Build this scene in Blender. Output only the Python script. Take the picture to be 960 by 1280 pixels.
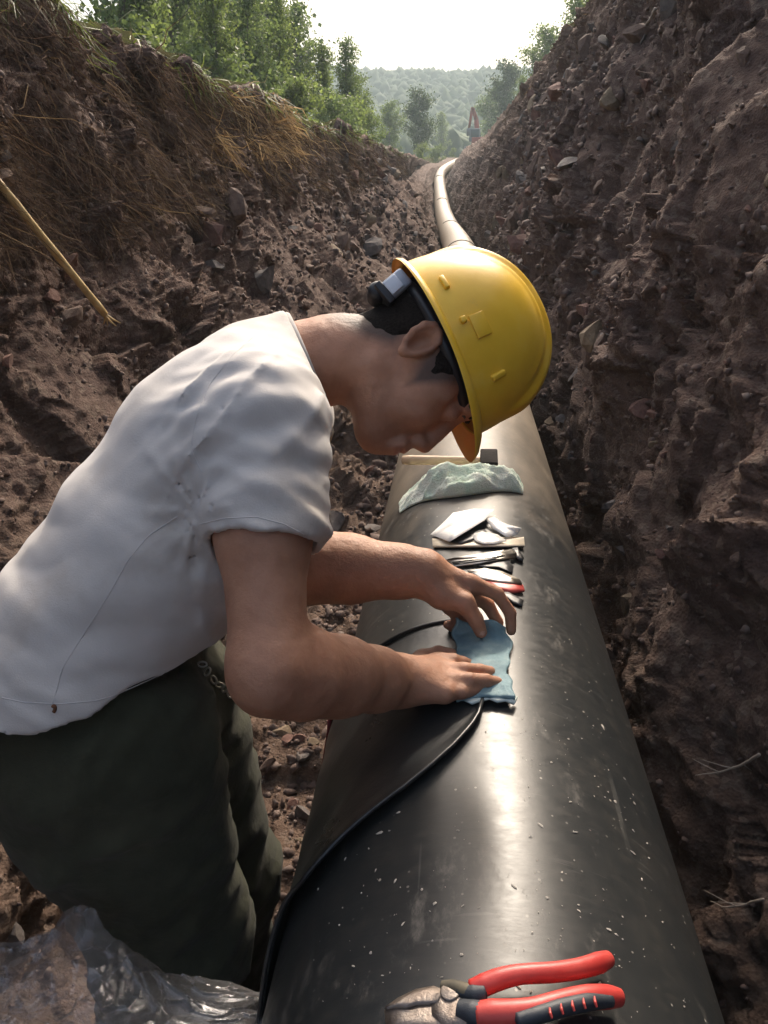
import bpy, bmesh, math, random
import numpy as np
from mathutils import Vector, Matrix
from mathutils.bvhtree import BVHTree

for o in list(bpy.data.objects):
    bpy.data.objects.remove(o, do_unlink=True)
SC = bpy.context.scene
COL = SC.collection
random.seed(7)
RNG = np.random.default_rng(7)

# ---------------------------------------------------------------- camera
PITCH = math.radians(21.8)
YAW = math.radians(5.2)
CAM = np.array([0.0, 0.0, 1.62])
FWD = np.array([-math.sin(YAW) * math.cos(PITCH), math.cos(YAW) * math.cos(PITCH), -math.sin(PITCH)])
RGT = np.array([math.cos(YAW), math.sin(YAW), 0.0])
UPV = np.cross(RGT, FWD)
cd = bpy.data.cameras.new('camera')
cd.sensor_fit = 'VERTICAL'
cd.sensor_height = 24.0
cd.lens = 24.0 * 1000.0 / 1280.0
cd.clip_start = 0.02
cd.clip_end = 6000.0
cam = bpy.data.objects.new('camera', cd)
COL.objects.link(cam)
cam.location = CAM
cam.rotation_euler = (math.pi / 2 - PITCH, 0, YAW)
SC.camera = cam

# ---------------------------------------------------------------- sky, sun, exposure
SUN_EL = math.radians(40)
SUN_AZ = math.radians(8)          # to the right of the trench direction (+Y)
world = bpy.data.worlds.new('World')
SC.world = world
world.use_nodes = True
nt = world.node_tree
bg = nt.nodes['Background']
sky = nt.nodes.new('ShaderNodeTexSky')
sky.sky_type = 'NISHITA'
sky.sun_disc = False
sky.sun_elevation = SUN_EL
sky.sun_rotation = SUN_AZ
sky.air_density = 0.8
sky.dust_density = 8.0
sky.ozone_density = 0.0
nt.links.new(sky.outputs[0], bg.inputs[0])
bg.inputs[1].default_value = 0.15
sl = bpy.data.lights.new('sun', 'SUN')
sl.energy = 1.55
sl.angle = math.radians(4.0)
sl.color = (1.0, 0.90, 0.76)
sun = bpy.data.objects.new('sun', sl)
COL.objects.link(sun)
SUNDIR = Vector((math.sin(SUN_AZ) * math.cos(SUN_EL), math.cos(SUN_AZ) * math.cos(SUN_EL), math.sin(SUN_EL)))
sun.rotation_euler = SUNDIR.to_track_quat('Z', 'Y').to_euler()
sun.location = (3, 6, 8)
SC.view_settings.view_transform = 'Standard'
SC.view_settings.look = 'None'
SC.view_settings.gamma = 1.0
SC.view_settings.use_curve_mapping = False
SC.view_settings.exposure = 1.4
SC.cycles.max_bounces = 8
SC.cycles.transparent_max_bounces = 24

# ---------------------------------------------------------------- helpers
def P(px, py, d):
    """world point seen at photo pixel (960x1280) at camera depth d metres"""
    return CAM + d * (FWD + (px - 480.0) / 1000.0 * RGT + (640.0 - py) / 1000.0 * UPV)

def ray(px, py):
    v = FWD + (px - 480.0) / 1000.0 * RGT + (640.0 - py) / 1000.0 * UPV
    return v / np.linalg.norm(v)

def norm(v):
    v = np.asarray(v, float)
    return v / (np.linalg.norm(v) + 1e-12)

def _hash(ix, iy, iz, seed):
    h = (ix.astype(np.uint32) * np.uint32(374761393)) ^ (iy.astype(np.uint32) * np.uint32(668265263)) ^ (iz.astype(np.uint32) * np.uint32(2147483647)) ^ np.uint32((seed * 974634777 + 12345) & 0xffffffff)
    h = (h ^ (h >> np.uint32(13))) * np.uint32(1274126177)
    h = (h ^ (h >> np.uint32(16))) * np.uint32(2246822519)
    return h ^ (h >> np.uint32(15))

def pnoise(p, seed=0):
    """gradient noise, p (N,3) -> about -1..1"""
    p = np.asarray(p, np.float32)
    i = np.floor(p).astype(np.int64)
    f = p - i
    w = f * f * f * (f * (f * 6 - 15) + 10)
    out = np.zeros(len(p), np.float32)
    for dx in (0, 1):
        for dy in (0, 1):
            for dz in (0, 1):
                h = _hash(i[:, 0] + dx, i[:, 1] + dy, i[:, 2] + dz, seed)
                gx = (h & np.uint32(1023)).astype(np.float32) / 511.5 - 1
                gy = ((h >> np.uint32(10)) & np.uint32(1023)).astype(np.float32) / 511.5 - 1
                gz = ((h >> np.uint32(20)) & np.uint32(1023)).astype(np.float32) / 511.5 - 1
                d = gx * (f[:, 0] - dx) + gy * (f[:, 1] - dy) + gz * (f[:, 2] - dz)
                wx = w[:, 0] if dx else 1 - w[:, 0]
                wy = w[:, 1] if dy else 1 - w[:, 1]
                wz = w[:, 2] if dz else 1 - w[:, 2]
                out += d * wx * wy * wz
    return out * 1.3

def worley(p, seed=0):
    """F1 distance and a random value of the nearest cell"""
    p = np.asarray(p, np.float32)
    i = np.floor(p).astype(np.int64)
    best = np.full(len(p), 9.0, np.float32)
    val = np.zeros(len(p), np.float32)
    for dx in (-1, 0, 1):
        for dy in (-1, 0, 1):
            for dz in (-1, 0, 1):
                cx, cy, cz = i[:, 0] + dx, i[:, 1] + dy, i[:, 2] + dz
                h = _hash(cx, cy, cz, seed)
                jx = (h & np.uint32(1023)).astype(np.float32) / 1023
                jy = ((h >> np.uint32(10)) & np.uint32(1023)).astype(np.float32) / 1023
                jz = ((h >> np.uint32(20)) & np.uint32(1023)).astype(np.float32) / 1023
                d = (cx + jx - p[:, 0]) ** 2 + (cy + jy - p[:, 1]) ** 2 + (cz + jz - p[:, 2]) ** 2
                m = d < best
                best = np.where(m, d, best)
                val = np.where(m, ((h >> np.uint32(7)) & np.uint32(255)).astype(np.float32) / 255, val)
    return np.sqrt(best), val

def mesh_np(name, verts, quads=None, tris=None, mat=None, smooth=True):
    me = bpy.data.meshes.new(name)
    verts = np.ascontiguousarray(verts, np.float32).reshape(-1, 3)
    nq = 0 if quads is None else len(quads)
    ntr = 0 if tris is None else len(tris)
    me.vertices.add(len(verts))
    me.vertices.foreach_set('co', verts.ravel())
    loops = []
    starts = []
    if nq:
        loops.append(np.asarray(quads, np.int32).ravel())
        starts.append(np.arange(nq, dtype=np.int32) * 4)
    if ntr:
        loops.append(np.asarray(tris, np.int32).ravel())
        starts.append(nq * 4 + np.arange(ntr, dtype=np.int32) * 3)
    li = np.concatenate(loops)
    ls = np.concatenate(starts)
    me.loops.add(len(li))
    me.loops.foreach_set('vertex_index', li)
    me.polygons.add(len(ls))
    me.polygons.foreach_set('loop_start', ls)
    me.update(calc_edges=True)
    me.validate()
    if smooth:
        me.polygons.foreach_set('use_smooth', np.ones(len(me.polygons), bool))
    if mat:
        me.materials.append(mat)
    return me

def obj(name, me, parent=None, loc=None):
    o = bpy.data.objects.new(name, me)
    COL.objects.link(o)
    if parent is not None:
        o.parent = parent
    if loc is not None:
        o.location = loc
    return o

def empty(name, label=None, cat=None, group=None, loc=(0, 0, 0)):
    o = bpy.data.objects.new(name, None)
    o.empty_display_size = 0.1
    COL.objects.link(o)
    o.location = loc
    tag(o, label, cat, group)
    return o

def tag(o, label=None, cat=None, group=None, kind=None):
    if label: o['label'] = label
    if cat: o['category'] = cat
    if group: o['group'] = group
    if kind: o['kind'] = kind
    return o

def local(me_verts, origin):
    return np.asarray(me_verts, float) - np.asarray(origin, float)

def grid_quads(n, m, wrap_m=False, off=0):
    i = np.arange(n - 1)[:, None]
    j = np.arange(m if wrap_m else m - 1)[None, :]
    j2 = (j + 1) % m
    return np.stack([i * m + j, i * m + j2, (i + 1) * m + j2, (i + 1) * m + j], -1).reshape(-1, 4) + off

def tube(points, radii, nseg=10, cap=True, flat=None):
    """tube along points; flat=(axis, scale) squashes the section along a world axis"""
    pts = np.asarray(points, float)
    n = len(pts)
    radii = np.broadcast_to(np.asarray(radii, float), (n,))
    tan = np.gradient(pts, axis=0)
    tan /= np.linalg.norm(tan, axis=1)[:, None] + 1e-12
    ref = np.array([0, 0, 1.0]) if abs(tan[0, 2]) < 0.9 else np.array([1.0, 0, 0])
    a = norm(np.cross(tan[0], ref))
    V = []
    for k in range(n):
        a = norm(a - tan[k] * np.dot(a, tan[k]))
        b = np.cross(tan[k], a)
        for s in range(nseg):
            th = 2 * math.pi * s / nseg
            off = (a * math.cos(th) + b * math.sin(th)) * radii[k]
            if flat is not None:
                ax = norm(flat[0])
                off = off - ax * np.dot(off, ax) * (1 - flat[1])
            V.append(pts[k] + off)
    Q = [tuple(q) for q in grid_quads(n, nseg, True)]
    T = []
    if cap:
        c0 = len(V); V.append(pts[0] - tan[0] * radii[0] * 0.35)
        c1 = len(V); V.append(pts[-1] + tan[-1] * radii[-1] * 0.35)
        for s in range(nseg):
            T.append((c0, (s + 1) % nseg, s))
            T.append((c1, (n - 1) * nseg + s, (n - 1) * nseg + (s + 1) % nseg))
    return np.array(V), Q, T

class MB:
    """collects pieces of ONE part"""
    def __init__(s):
        s.V = []; s.Q = []; s.T = []; s.n = 0
    def add(s, V, Q=(), T=()):
        V = np.asarray(V, float).reshape(-1, 3)
        s.V.append(V)
        s.Q += [tuple(int(i) + s.n for i in q) for q in Q]
        s.T += [tuple(int(i) + s.n for i in t) for t in T]
        s.n += len(V)
        return s
    def tube(s, *a, **k):
        return s.add(*tube(*a, **k))
    def box(s, c, ax, half, bev=0.15):
        """box with chamfered edges: centre, three axis vectors, half sizes"""
        ax = [norm(v) for v in ax]
        b = min(half) * bev
        V = []; 
        bm = bmesh.new()
        bmesh.ops.create_cube(bm, size=2.0)
        for v in bm.verts:
            v.co = Vector((v.co.x * half[0], v.co.y * half[1], v.co.z * half[2]))
        if b > 0:
            bmesh.ops.bevel(bm, geom=list(bm.edges), offset=b, segments=2, affect='EDGES', profile=0.5)
        bm.verts.index_update()
        V = [np.asarray(c) + ax[0] * v.co.x + ax[1] * v.co.y + ax[2] * v.co.z for v in bm.verts]
        Q = [[v.index for v in f.verts] for f in bm.faces if len(f.verts) == 4]
        T = [[v.index for v in f.verts] for f in bm.faces if len(f.verts) == 3]
        for f in bm.faces:
            if len(f.verts) > 4:
                idx = [v.index for v in f.verts]
                for k in range(1, len(idx) - 1):
                    T.append((idx[0], idx[k], idx[k + 1]))
        bm.free()
        return s.add(V, Q, T)
    def build(s, name, mat, parent=None, origin=None, smooth=True):
        V = np.concatenate(s.V)
        if origin is not None:
            V = V - np.asarray(origin)
        me = mesh_np(name, V, s.Q or None, s.T or None, mat, smooth)
        return obj(name, me, parent, None)

# ---------------------------------------------------------------- materials
MATS = {}
def M(name, base=(0.5, 0.5, 0.5), rough=0.7, var=None, scale=8.0, detail=6.0, bump=0.0, bscale=60.0, metal=0.0,
      spec=0.5, sss=0.0, sss_r=(0.012, 0.005, 0.003), coat=0.0, rvar=0.0, trans=0.0, stretch=None, ramp=None, bump2=None, sheen=0.0, coords='Object'):
    if name in MATS:
        return MATS[name]
    m = bpy.data.materials.new(name)
    m.use_nodes = True
    nt = m.node_tree
    N, L = nt.nodes, nt.links
    b = N['Principled BSDF']
    b.inputs['Base Color'].default_value = (*base, 1)
    b.inputs['Roughness'].default_value = rough
    b.inputs['Metallic'].default_value = metal
    b.inputs['Specular IOR Level'].default_value = spec
    b.inputs['Coat Weight'].default_value = coat
    b.inputs['Coat Roughness'].default_value = 0.15
    b.inputs['Sheen Weight'].default_value = sheen
    if sss:
        b.inputs['Subsurface Weight'].default_value = sss
        b.inputs['Subsurface Radius'].default_value = tuple(sss_r)
        b.inputs['Subsurface Scale'].default_value = 1.0
    tc = N.new('ShaderNodeTexCoord')
    vec = tc.outputs[coords]
    if stretch:
        mp = N.new('ShaderNodeMapping')
        mp.inputs['Scale'].default_value = stretch
        L.new(vec, mp.inputs[0]); vec = mp.outputs[0]
    if var is not None or ramp is not None:
        nz = N.new('ShaderNodeTexNoise')
        nz.inputs['Scale'].default_value = scale
        nz.inputs['Detail'].default_value = detail
        nz.inputs['Roughness'].default_value = 0.65
        L.new(vec, nz.inputs['Vector'])
        cr = N.new('ShaderNodeValToRGB')
        if ramp is None:
            ramp = [(0.35, base), (0.65, var)]
        els = cr.color_ramp.elements
        while len(els) < len(ramp):
            els.new(0.5)
        for e, (pos, c) in zip(els, ramp):
            e.position = pos; e.color = (*c, 1)
        L.new(nz.outputs[0], cr.inputs[0])
        L.new(cr.outputs[0], b.inputs['Base Color'])
        if rvar:
            mr = N.new('ShaderNodeMapRange')
            mr.inputs[1].default_value = 0.3; mr.inputs[2].default_value = 0.7
            mr.inputs[3].default_value = rough - rvar; mr.inputs[4].default_value = rough + rvar
            L.new(nz.outputs[0], mr.inputs[0])
            L.new(mr.outputs[0], b.inputs['Roughness'])
    if bump:
        n2 = N.new('ShaderNodeTexNoise')
        n2.inputs['Scale'].default_value = bscale
        n2.inputs['Detail'].default_value = 8.0
        n2.inputs['Roughness'].default_value = 0.7
        L.new(vec, n2.inputs['Vector'])
        bp = N.new('ShaderNodeBump')
        bp.inputs['Strength'].default_value = bump
        bp.inputs['Distance'].default_value = 0.01
        L.new(n2.outputs[0], bp.inputs['Height'])
        last = bp
        if bump2:
            n3 = N.new('ShaderNodeTexNoise')
            n3.inputs['Scale'].default_value = bump2[1]
            n3.inputs['Detail'].default_value = 4.0
            L.new(vec, n3.inputs['Vector'])
            b3 = N.new('ShaderNodeBump')
            b3.inputs['Strength'].default_value = bump2[0]
            b3.inputs['Distance'].default_value = 0.02
            L.new(n3.outputs[0], b3.inputs['Height'])
            L.new(bp.outputs[0], b3.inputs['Normal'])
            last = b3
        L.new(last.outputs[0], b.inputs['Normal'])
    MATS[name] = m
    return m
# ================================================================ TERRAIN
def interp(y, tab, k):
    return np.interp(y, [t[0] for t in tab], [t[k] for t in tab])
PIPE_TAB = [(-4, .062, .731), (7, .062, .731), (13, .02, .735), (21, -.33, .80), (27, -.60, 1.05), (34, -.85, 1.50), (42, -1.15, 2.15), (48, -1.22, 2.62), (53, -1.0, 2.98), (60, -.45, 3.5), (73, .9, 4.4)]
PR = 0.254
def smooth_tab(y, k):
    # light smoothing of the piecewise line
    return sum(interp(y + o, PIPE_TAB, k) for o in (-2.4, -1.2, 0, 1.2, 2.4)) / 5
def pipe_x(y): return smooth_tab(y, 1)
def pipe_z(y): return smooth_tab(y, 2)
def sstep(a, b, x):
    t = np.clip((x - a) / (b - a), 0, 1)
    return t * t * (3 - 2 * t)

def lip_xl(y): return np.interp(y, [0, 12, 28, 50, 90], [-1.36, -1.36, -1.62, -2.3, -2.3])
def lip_xr(y): return np.interp(y, [0, 12, 30, 55], [1.27, 1.27, 1.5, 1.9])
def lip_l(y):
    k = -lip_xl(y) / 2.6
    return 1.62 + k * np.interp(y / k, [0, 16, 23.8, 35.8, 56, 110], [1.22, 1.22, 1.41, 1.55, 1.97, 2.9])
def lip_r(y):
    k = lip_xr(y) / 1.9
    return 1.62 + k * np.interp(y / k, [0, 14.7, 20.9, 31.8, 54, 105], [2.62, 2.76, 3.0, 3.13, 3.6, 4.8])
def hill(x, y):
    return 43 * sstep(120, 430, y + 0.15 * np.abs(x)) + 26 * sstep(40, 300, np.abs(x)) * sstep(30, 200, y)

rows = [-3.0]
while rows[-1] < 30:
    y = rows[-1]
    rows.append(y + (0.05 if y < 0.35 else 0.0044 * y + 0.0030))
while rows[-1] < 620:
    rows.append(rows[-1] + 0.045 * rows[-1] * (0.25 if rows[-1] < 90 else 1))
YS = np.array(rows)
NR = len(YS)

def profile(y):
    zl, zr = lip_l(y), lip_r(y)
    dx = pipe_x(y) - 0.062
    deep = sstep(2.6, 5.5, y)                      # the bell hole is dug deeper round the joint
    zf = (1 - deep) * 0.0 + deep * (pipe_z(y) - PR - 0.07)
    zf = zf + 0.05 * (1 - sstep(-0.5, 0.5, y))
    fade = 1 - sstep(66, 95, y)                    # the trench runs out
    wl = np.where(y < 40, 1.0, 1.0)
    xl, xr = lip_xl(y), lip_xr(y)
    L = [(-300, zl + 6), (-60, zl + 1.4), (-14, zl + .35), (-5, zl + .12), (xl - .40, zl + .03), (xl - .05, zl - .02),
         (xl - .01, zl - .28), (xl + .13, zf + .60 * (zl - zf)), (xl + .32, zf + .36 * (zl - zf)), (-.80, zf + .18 * (zl - zf)), (-.66, zf + .06 * (zl - zf)), (-.54, zf)]
    Rr = [(.44, zf), (.49, zf + .08 * (zr - zf)), (.57, zf + .25 * (zr - zf)), (.74, zf + .52 * (zr - zf)), (xr - .24, zf + .80 * (zr - zf)),
          (xr - .03, zr - .06), (xr + .35, zr + .12), (4.5, zr + .35), (14, zr + .6), (60, zr + 2), (300, zr + 9)]
    sh = np.array([0, 0, 0, 0, 0, 0, .05, .3, .7, .95, 1, 1, 1, 1, .9, .6, .3, .1, 0, 0, 0, 0, 0])
    pts = np.array(L + Rr, float)
    base = (zl + zr) / 2 + .1
    pts[:, 1] = fade * pts[:, 1] + (1 - fade) * (base + (pts[:, 1] - base) * .15)
    pts[:, 0] += sh * dx
    pts[8:12, 0] += np.array([.02, .18, .30, .32]) * sstep(2.8, 6.5, y)
    pts[7:11, 1] += np.array([.12, .32, .34, .20]) * (zl - zf) * sstep(7, 16, y)
    pts[6:12, 0] -= np.array([.0, .0, .04, .08, .12, .10]) * math.exp(-((y - 1.15) / .75) ** 2)      # scooped out behind the man
    pts[:, 1] += hill(pts[:, 0], y)
    return pts

# how many columns each span of the profile gets
SPAN = [5, 8, 14, 16, 14, 44, 95, 85, 60, 40, 26, 66, 22, 60, 105, 105, 75, 26, 16, 12, 8, 5]
assert len(SPAN) == 22
NCOL = sum(SPAN) + 1
ctrl = np.array([profile(y) for y in YS])          # NR,23,2
G = np.zeros((NR, NCOL, 3))
G[:, :, 1] = YS[:, None]
c = 0
bounds = [0]
for k, n in enumerate(SPAN):
    t = np.arange(n) / n
    G[:, c:c + n, 0] = ctrl[:, k, None, 0] * (1 - t) + ctrl[:, k + 1, None, 0] * t
    G[:, c:c + n, 2] = ctrl[:, k, None, 1] * (1 - t) + ctrl[:, k + 1, None, 1] * t
    c += n
    bounds.append(c)
G[:, -1, 0] = ctrl[:, -1, 0]; G[:, -1, 2] = ctrl[:, -1, 1]
# round the section off a little
for _ in range(10):
    G[:, 1:-1, ::2] = 0.5 * G[:, 1:-1, ::2] + 0.25 * (G[:, :-2, ::2] + G[:, 2:, ::2])
# heap of spoil in the foreground, left, and a bench of loose earth at the man's back
X_, Y_ = G[:, :, 0], G[:, :, 1]
heap = 0.66 * np.exp(-(((X_ + .50) / .24) ** 2 + ((Y_ - .46) / .22) ** 2) ** 1.3)
onfloor = sstep(-1.0, -.6, X_) * (1 - sstep(-.2, -.1, X_))
G[:, :, 2] += heap * onfloor

# rubble shelf at the toe of the right wall
G[:, :, 0] += 0
dY = np.gradient(G, axis=0); dX = np.gradient(G, axis=1)
NRM = np.cross(dX, dY)
NRM /= np.linalg.norm(NRM, axis=2)[:, :, None] + 1e-9
flat = G.reshape(-1, 3)
amp = np.full(NCOL, 0.0)
cols = np.arange(NCOL)
b = bounds
amp[:b[3]] = 0.25
amp[b[3]:b[5]] = np.linspace(.25, .8, b[5] - b[3])
amp[b[5]:b[11]] = 1.0
amp[b[11]:b[12]] = 0.85
amp[b[12]:b[17]] = 1.15
amp[b[17]:b[19]] = np.linspace(.8, .25, b[19] - b[17])
amp[b[19]:] = .25
ampg = np.broadcast_to(amp, (NR, NCOL)).ravel().copy()
near = (flat[:, 1] < 60) & (ampg > 0.2)
q = flat[near].astype(np.float32)
ws = q + 0.12 * np.stack([pnoise(q * 3, 31), pnoise(q * 3, 32), pnoise(q * 3, 33)], 1)
disp = 0.11 * pnoise(q * np.array([1.2, 1.0, 1.3]), 1) + 0.09 * pnoise(ws * 2.4, 2) + 0.042 * pnoise(ws * 6, 3)
def facets(pt, seed):
    # each cell is a tilted plane: broken, angular rock instead of round lumps
    i = np.floor(pt).astype(np.int64)
    best = np.full(len(pt), 9.0, np.float32); out = np.zeros(len(pt), np.float32); rnd = np.zeros(len(pt), np.float32)
    for dx in (-1, 0, 1):
        for dy in (-1, 0, 1):
            for dz in (-1, 0, 1):
                cx, cy, cz = i[:, 0] + dx, i[:, 1] + dy, i[:, 2] + dz
                h = _hash(cx, cy, cz, seed); h2 = _hash(cx, cy, cz, seed + 99)
                g = lambda hh, k: ((hh >> np.uint32(k)) & np.uint32(1023)).astype(np.float32) / 1023
                rx, ry, rz = pt[:, 0] - cx - g(h, 0), pt[:, 1] - cy - g(h, 10), pt[:, 2] - cz - g(h, 20)
                d = rx * rx + ry * ry + rz * rz
                m = d < best
                best = np.where(m, d, best)
                v = (g(h2, 0) - .5) * rx + (g(h2, 10) - .5) * ry + (g(h2, 20) - .3) * rz
                out = np.where(m, v * 1.6 + (g(h, 5) - .5) * .8, out)
                rnd = np.where(m, g(h2, 5), rnd)
    return out, rnd, np.sqrt(best)
fa1, v1, f1 = facets(ws * np.array([3.6, 3.6, 4.6]), 4)
rough_ = .30 + .95 * sstep(-.35, .35, pnoise(q * np.array([1.1, 1.0, 1.6]), 14) + .5 * pnoise(q * 3.1, 15))
disp += 0.066 * fa1 * sstep(.35, .6, v1)
fa2, v2, f2 = facets(ws * np.array([10, 10, 13]), 5)
disp += 0.034 * fa2 * sstep(.25, .6, v2) * rough_
fa3, v3, f3 = facets(ws * np.array([27, 27, 33]), 6)
disp += 0.012 * fa3 * rough_
disp += (0.024 * np.abs(pnoise(ws * 11, 7)) - .01) * rough_
disp += 0.008 * pnoise(q * 34, 8)
# steep wash-outs running down the walls
rill = pnoise(np.stack([q[:, 1] * 3.1 + .4 * q[:, 2], q[:, 2] * .55, q[:, 0] * .5], 1), 9)
disp += 0.045 * rill * (ampg[near] > .95)
D = np.zeros(len(flat)); D[near] = disp
D *= ampg
G = (flat + NRM.reshape(-1, 3) * D[:, None]).reshape(NR, NCOL, 3)
TERR = G

def soil_mat():
    m = bpy.data.materials.new('trench_soil'); m.use_nodes = True
    N, L = m.node_tree.nodes, m.node_tree.links
    bs = N['Principled BSDF']; bs.inputs['Roughness'].default_value = 0.93; bs.inputs['Specular IOR Level'].default_value = .25
    tc = N.new('ShaderNodeTexCoord')
    def noise(sc, det, ro=.6):
        n = N.new('ShaderNodeTexNoise'); n.inputs['Scale'].default_value = sc; n.inputs['Detail'].default_value = det; n.inputs['Roughness'].default_value = ro
        L.new(tc.outputs['Object'], n.inputs['Vector']); return n
    def rampn(fac, els):
        r = N.new('ShaderNodeValToRGB')
        while len(r.color_ramp.elements) < len(els): r.color_ramp.elements.new(.5)
        for e, (p, c) in zip(r.color_ramp.elements, els): e.position = p; e.color = (*c, 1)
        L.new(fac, r.inputs[0]); return r
    # beds of soil: wavy strata of slightly different colour
    sx = N.new('ShaderNodeSeparateXYZ'); L.new(tc.outputs['Object'], sx.inputs[0])
    wav = noise(.7, 4)
    ad = N.new('ShaderNodeMath'); ad.operation = 'MULTIPLY_ADD'; L.new(wav.outputs[0], ad.inputs[0]); ad.inputs[1].default_value = 1.5; L.new(sx.outputs['Z'], ad.inputs[2])
    mr = N.new('ShaderNodeMapRange'); mr.inputs[1].default_value = .2; mr.inputs[2].default_value = 5.0; L.new(ad.outputs[0], mr.inputs[0])
    big = rampn(mr.outputs[0], [(.05, (.158, .104, .072)), (.22, (.143, .099, .071)), (.34, (.097, .064, .055)), (.46, (.127, .080, .063)), (.58, (.086, .056, .051)), (.72, (.114, .070, .055)), (.9, (.130, .080, .058))])
    mid = rampn(noise(9, 8, .7).outputs[0], [(.32, (.064, .039, .032)), (.5, (.140, .086, .065)), (.68, (.210, .145, .108))])
    mx = N.new('ShaderNodeMix'); mx.data_type = 'RGBA'; mx.inputs[0].default_value = .45
    L.new(big.outputs[0], mx.inputs[6]); L.new(mid.outputs[0], mx.inputs[7])
    # pale and grey flecks of broken stone
    v = N.new('ShaderNodeTexVoronoi'); v.inputs['Scale'].default_value = 42
    L.new(tc.outputs['Object'], v.inputs['Vector'])
    sep = N.new('ShaderNodeSeparateColor'); L.new(v.outputs['Color'], sep.inputs[0])
    fl = rampn(sep.outputs[0], [(.80, (0, 0, 0)), (.9, (.55, .55, .55))])
    mx2 = N.new('ShaderNodeMix'); mx2.data_type = 'RGBA'
    L.new(fl.outputs[0], mx2.inputs[0]); L.new(mx.outputs[2], mx2.inputs[6]); mx2.inputs[7].default_value = (.22, .165, .13, 1)
    L.new(mx2.outputs[2], bs.inputs['Base Color'])
    b1 = N.new('ShaderNodeBump'); b1.inputs['Strength'].default_value = .9; b1.inputs['Distance'].default_value = .02
    L.new(noise(38, 9, .75).outputs[0], b1.inputs['Height'])
    b2 = N.new('ShaderNodeBump'); b2.inputs['Strength'].default_value = .7; b2.inputs['Distance'].default_value = .006
    v2 = N.new('ShaderNodeTexVoronoi'); v2.inputs['Scale'].default_value = 120
    L.new(tc.outputs['Object'], v2.inputs['Vector'])
    L.new(v2.outputs['Distance'], b2.inputs['Height']); L.new(b1.outputs[0], b2.inputs['Normal'])
    L.new(b2.outputs[0], bs.inputs['Normal'])
    return m
SOIL = soil_mat()
TURF = M('bank_turf', ramp=[(.3, (.045, .034, .022)), (.5, (.055, .055, .024)), (.7, (.085, .070, .038))], scale=1.5, rough=1.0, spec=.0, bump=.8, bscale=14)

def cut(name, c0, c1, mat, r0=0, r1=None):
    r1 = NR - 1 if r1 is None else r1
    sub = TERR[r0:r1 + 1, c0:c1 + 1]
    n, m_ = sub.shape[:2]
    o = obj(name, mesh_np(name, sub.reshape(-1, 3), grid_quads(n, m_), None, mat))
    tag(o, kind='structure')
    return o
REND = int(np.searchsorted(YS, 88))
wall_left = cut('trench_wall_left', b[5], b[11], SOIL, 0, REND)
trench_floor = cut('trench_floor', b[11], b[12], SOIL, 0, REND)
wall_right = cut('trench_wall_right', b[12], b[17], SOIL, 0, REND)
# the two banks are one ground
half = np.r_[0:NR - 60:2, NR - 60:NR]
A, B = TERR[half][:, :b[5] + 1], TERR[half][:, b[17]:]
Cc = TERR[REND:, b[5]:b[17] + 1:6]
V = np.concatenate([A.reshape(-1, 3), B.reshape(-1, 3), Cc.reshape(-1, 3)])
Qd = np.concatenate([grid_quads(len(half), A.shape[1]), grid_quads(len(half), B.shape[1], off=A.shape[0] * A.shape[1]),
                     grid_quads(Cc.shape[0], Cc.shape[1], off=A.shape[0] * A.shape[1] + B.shape[0] * B.shape[1])])
ground = tag(obj('ground', mesh_np('ground', V, Qd, None, TURF)), kind='structure')
GROUND_BVH = BVHTree.FromPolygons([tuple(v) for v in TERR[::3, ::2].reshape(-1, 3)], [tuple(q) for q in grid_quads(*TERR[::3, ::2].shape[:2])])
def ground_z(x, y):
    h = GROUND_BVH.ray_cast(Vector((x, y, 300)), Vector((0, 0, -1)))
    return h[0].z if h[0] is not None else 2.5
def terr_hit(px, py):
    d = Vector(ray(px, py))
    h = GROUND_BVH.ray_cast(Vector(CAM), d)
    return np.array(h[0]), np.array(h[1])

# ---------------------------------------------------------------- stones stuck in the walls and lying on the floor
def rock_mesh(name, seed, mat, sub=2, flatness=1.0):
    rg = random.Random(seed)
    bm = bmesh.new()
    bmesh.ops.create_icosphere(bm, subdivisions=sub, radius=1.0)
    planes = []
    for _ in range(8):
        v = Vector((rg.gauss(0, 1), rg.gauss(0, 1), rg.gauss(0, 1))).normalized()
        planes.append((v, rg.uniform(.34, .62)))
    sx, sy, sz = rg.uniform(.8, 1.25), rg.uniform(.75, 1.1), rg.uniform(.45, .8)
    for v in bm.verts:
        co = v.co.copy()
        for n, d in planes:
            k = co.dot(n)
            if k > d:
                co -= n * (k - d)
        co += Vector((rg.uniform(-1, 1), rg.uniform(-1, 1), rg.uniform(-1, 1))) * .035
        v.co = Vector((co.x * sx, co.y * sy, co.z * sz))
    me = bpy.data.meshes.new(name)
    bm.to_mesh(me); bm.free()
    me.materials.append(mat)
    return me
STONE_MATS = [M('stone_brown', ramp=[(.3, (.08, .050, .040)), (.5, (.135, .086, .064)), (.7, (.19, .13, .098))], scale=3, rough=.88, bump=.5, bscale=9),
              M('stone_red', ramp=[(.3, (.10, .050, .040)), (.5, (.16, .082, .062)), (.7, (.21, .12, .092))], scale=3, rough=.9, bump=.5, bscale=9),
              M('stone_grey', ramp=[(.3, (.075, .062, .057)), (.5, (.12, .10, .09)), (.7, (.165, .138, .122))], scale=3, rough=.85, bump=.5, bscale=9),
              M('stone_ochre', ramp=[(.3, (.11, .075, .045)), (.5, (.18, .13, .082)), (.7, (.24, .18, .12))], scale=3, rough=.9, bump=.5, bscale=9)]
ROCKS = [rock_mesh('stone', 100 + i, STONE_MATS[[0, 0, 0, 1, 1, 2, 2, 0, 3, 1, 0, 2][i]]) for i in range(12)]

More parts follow.
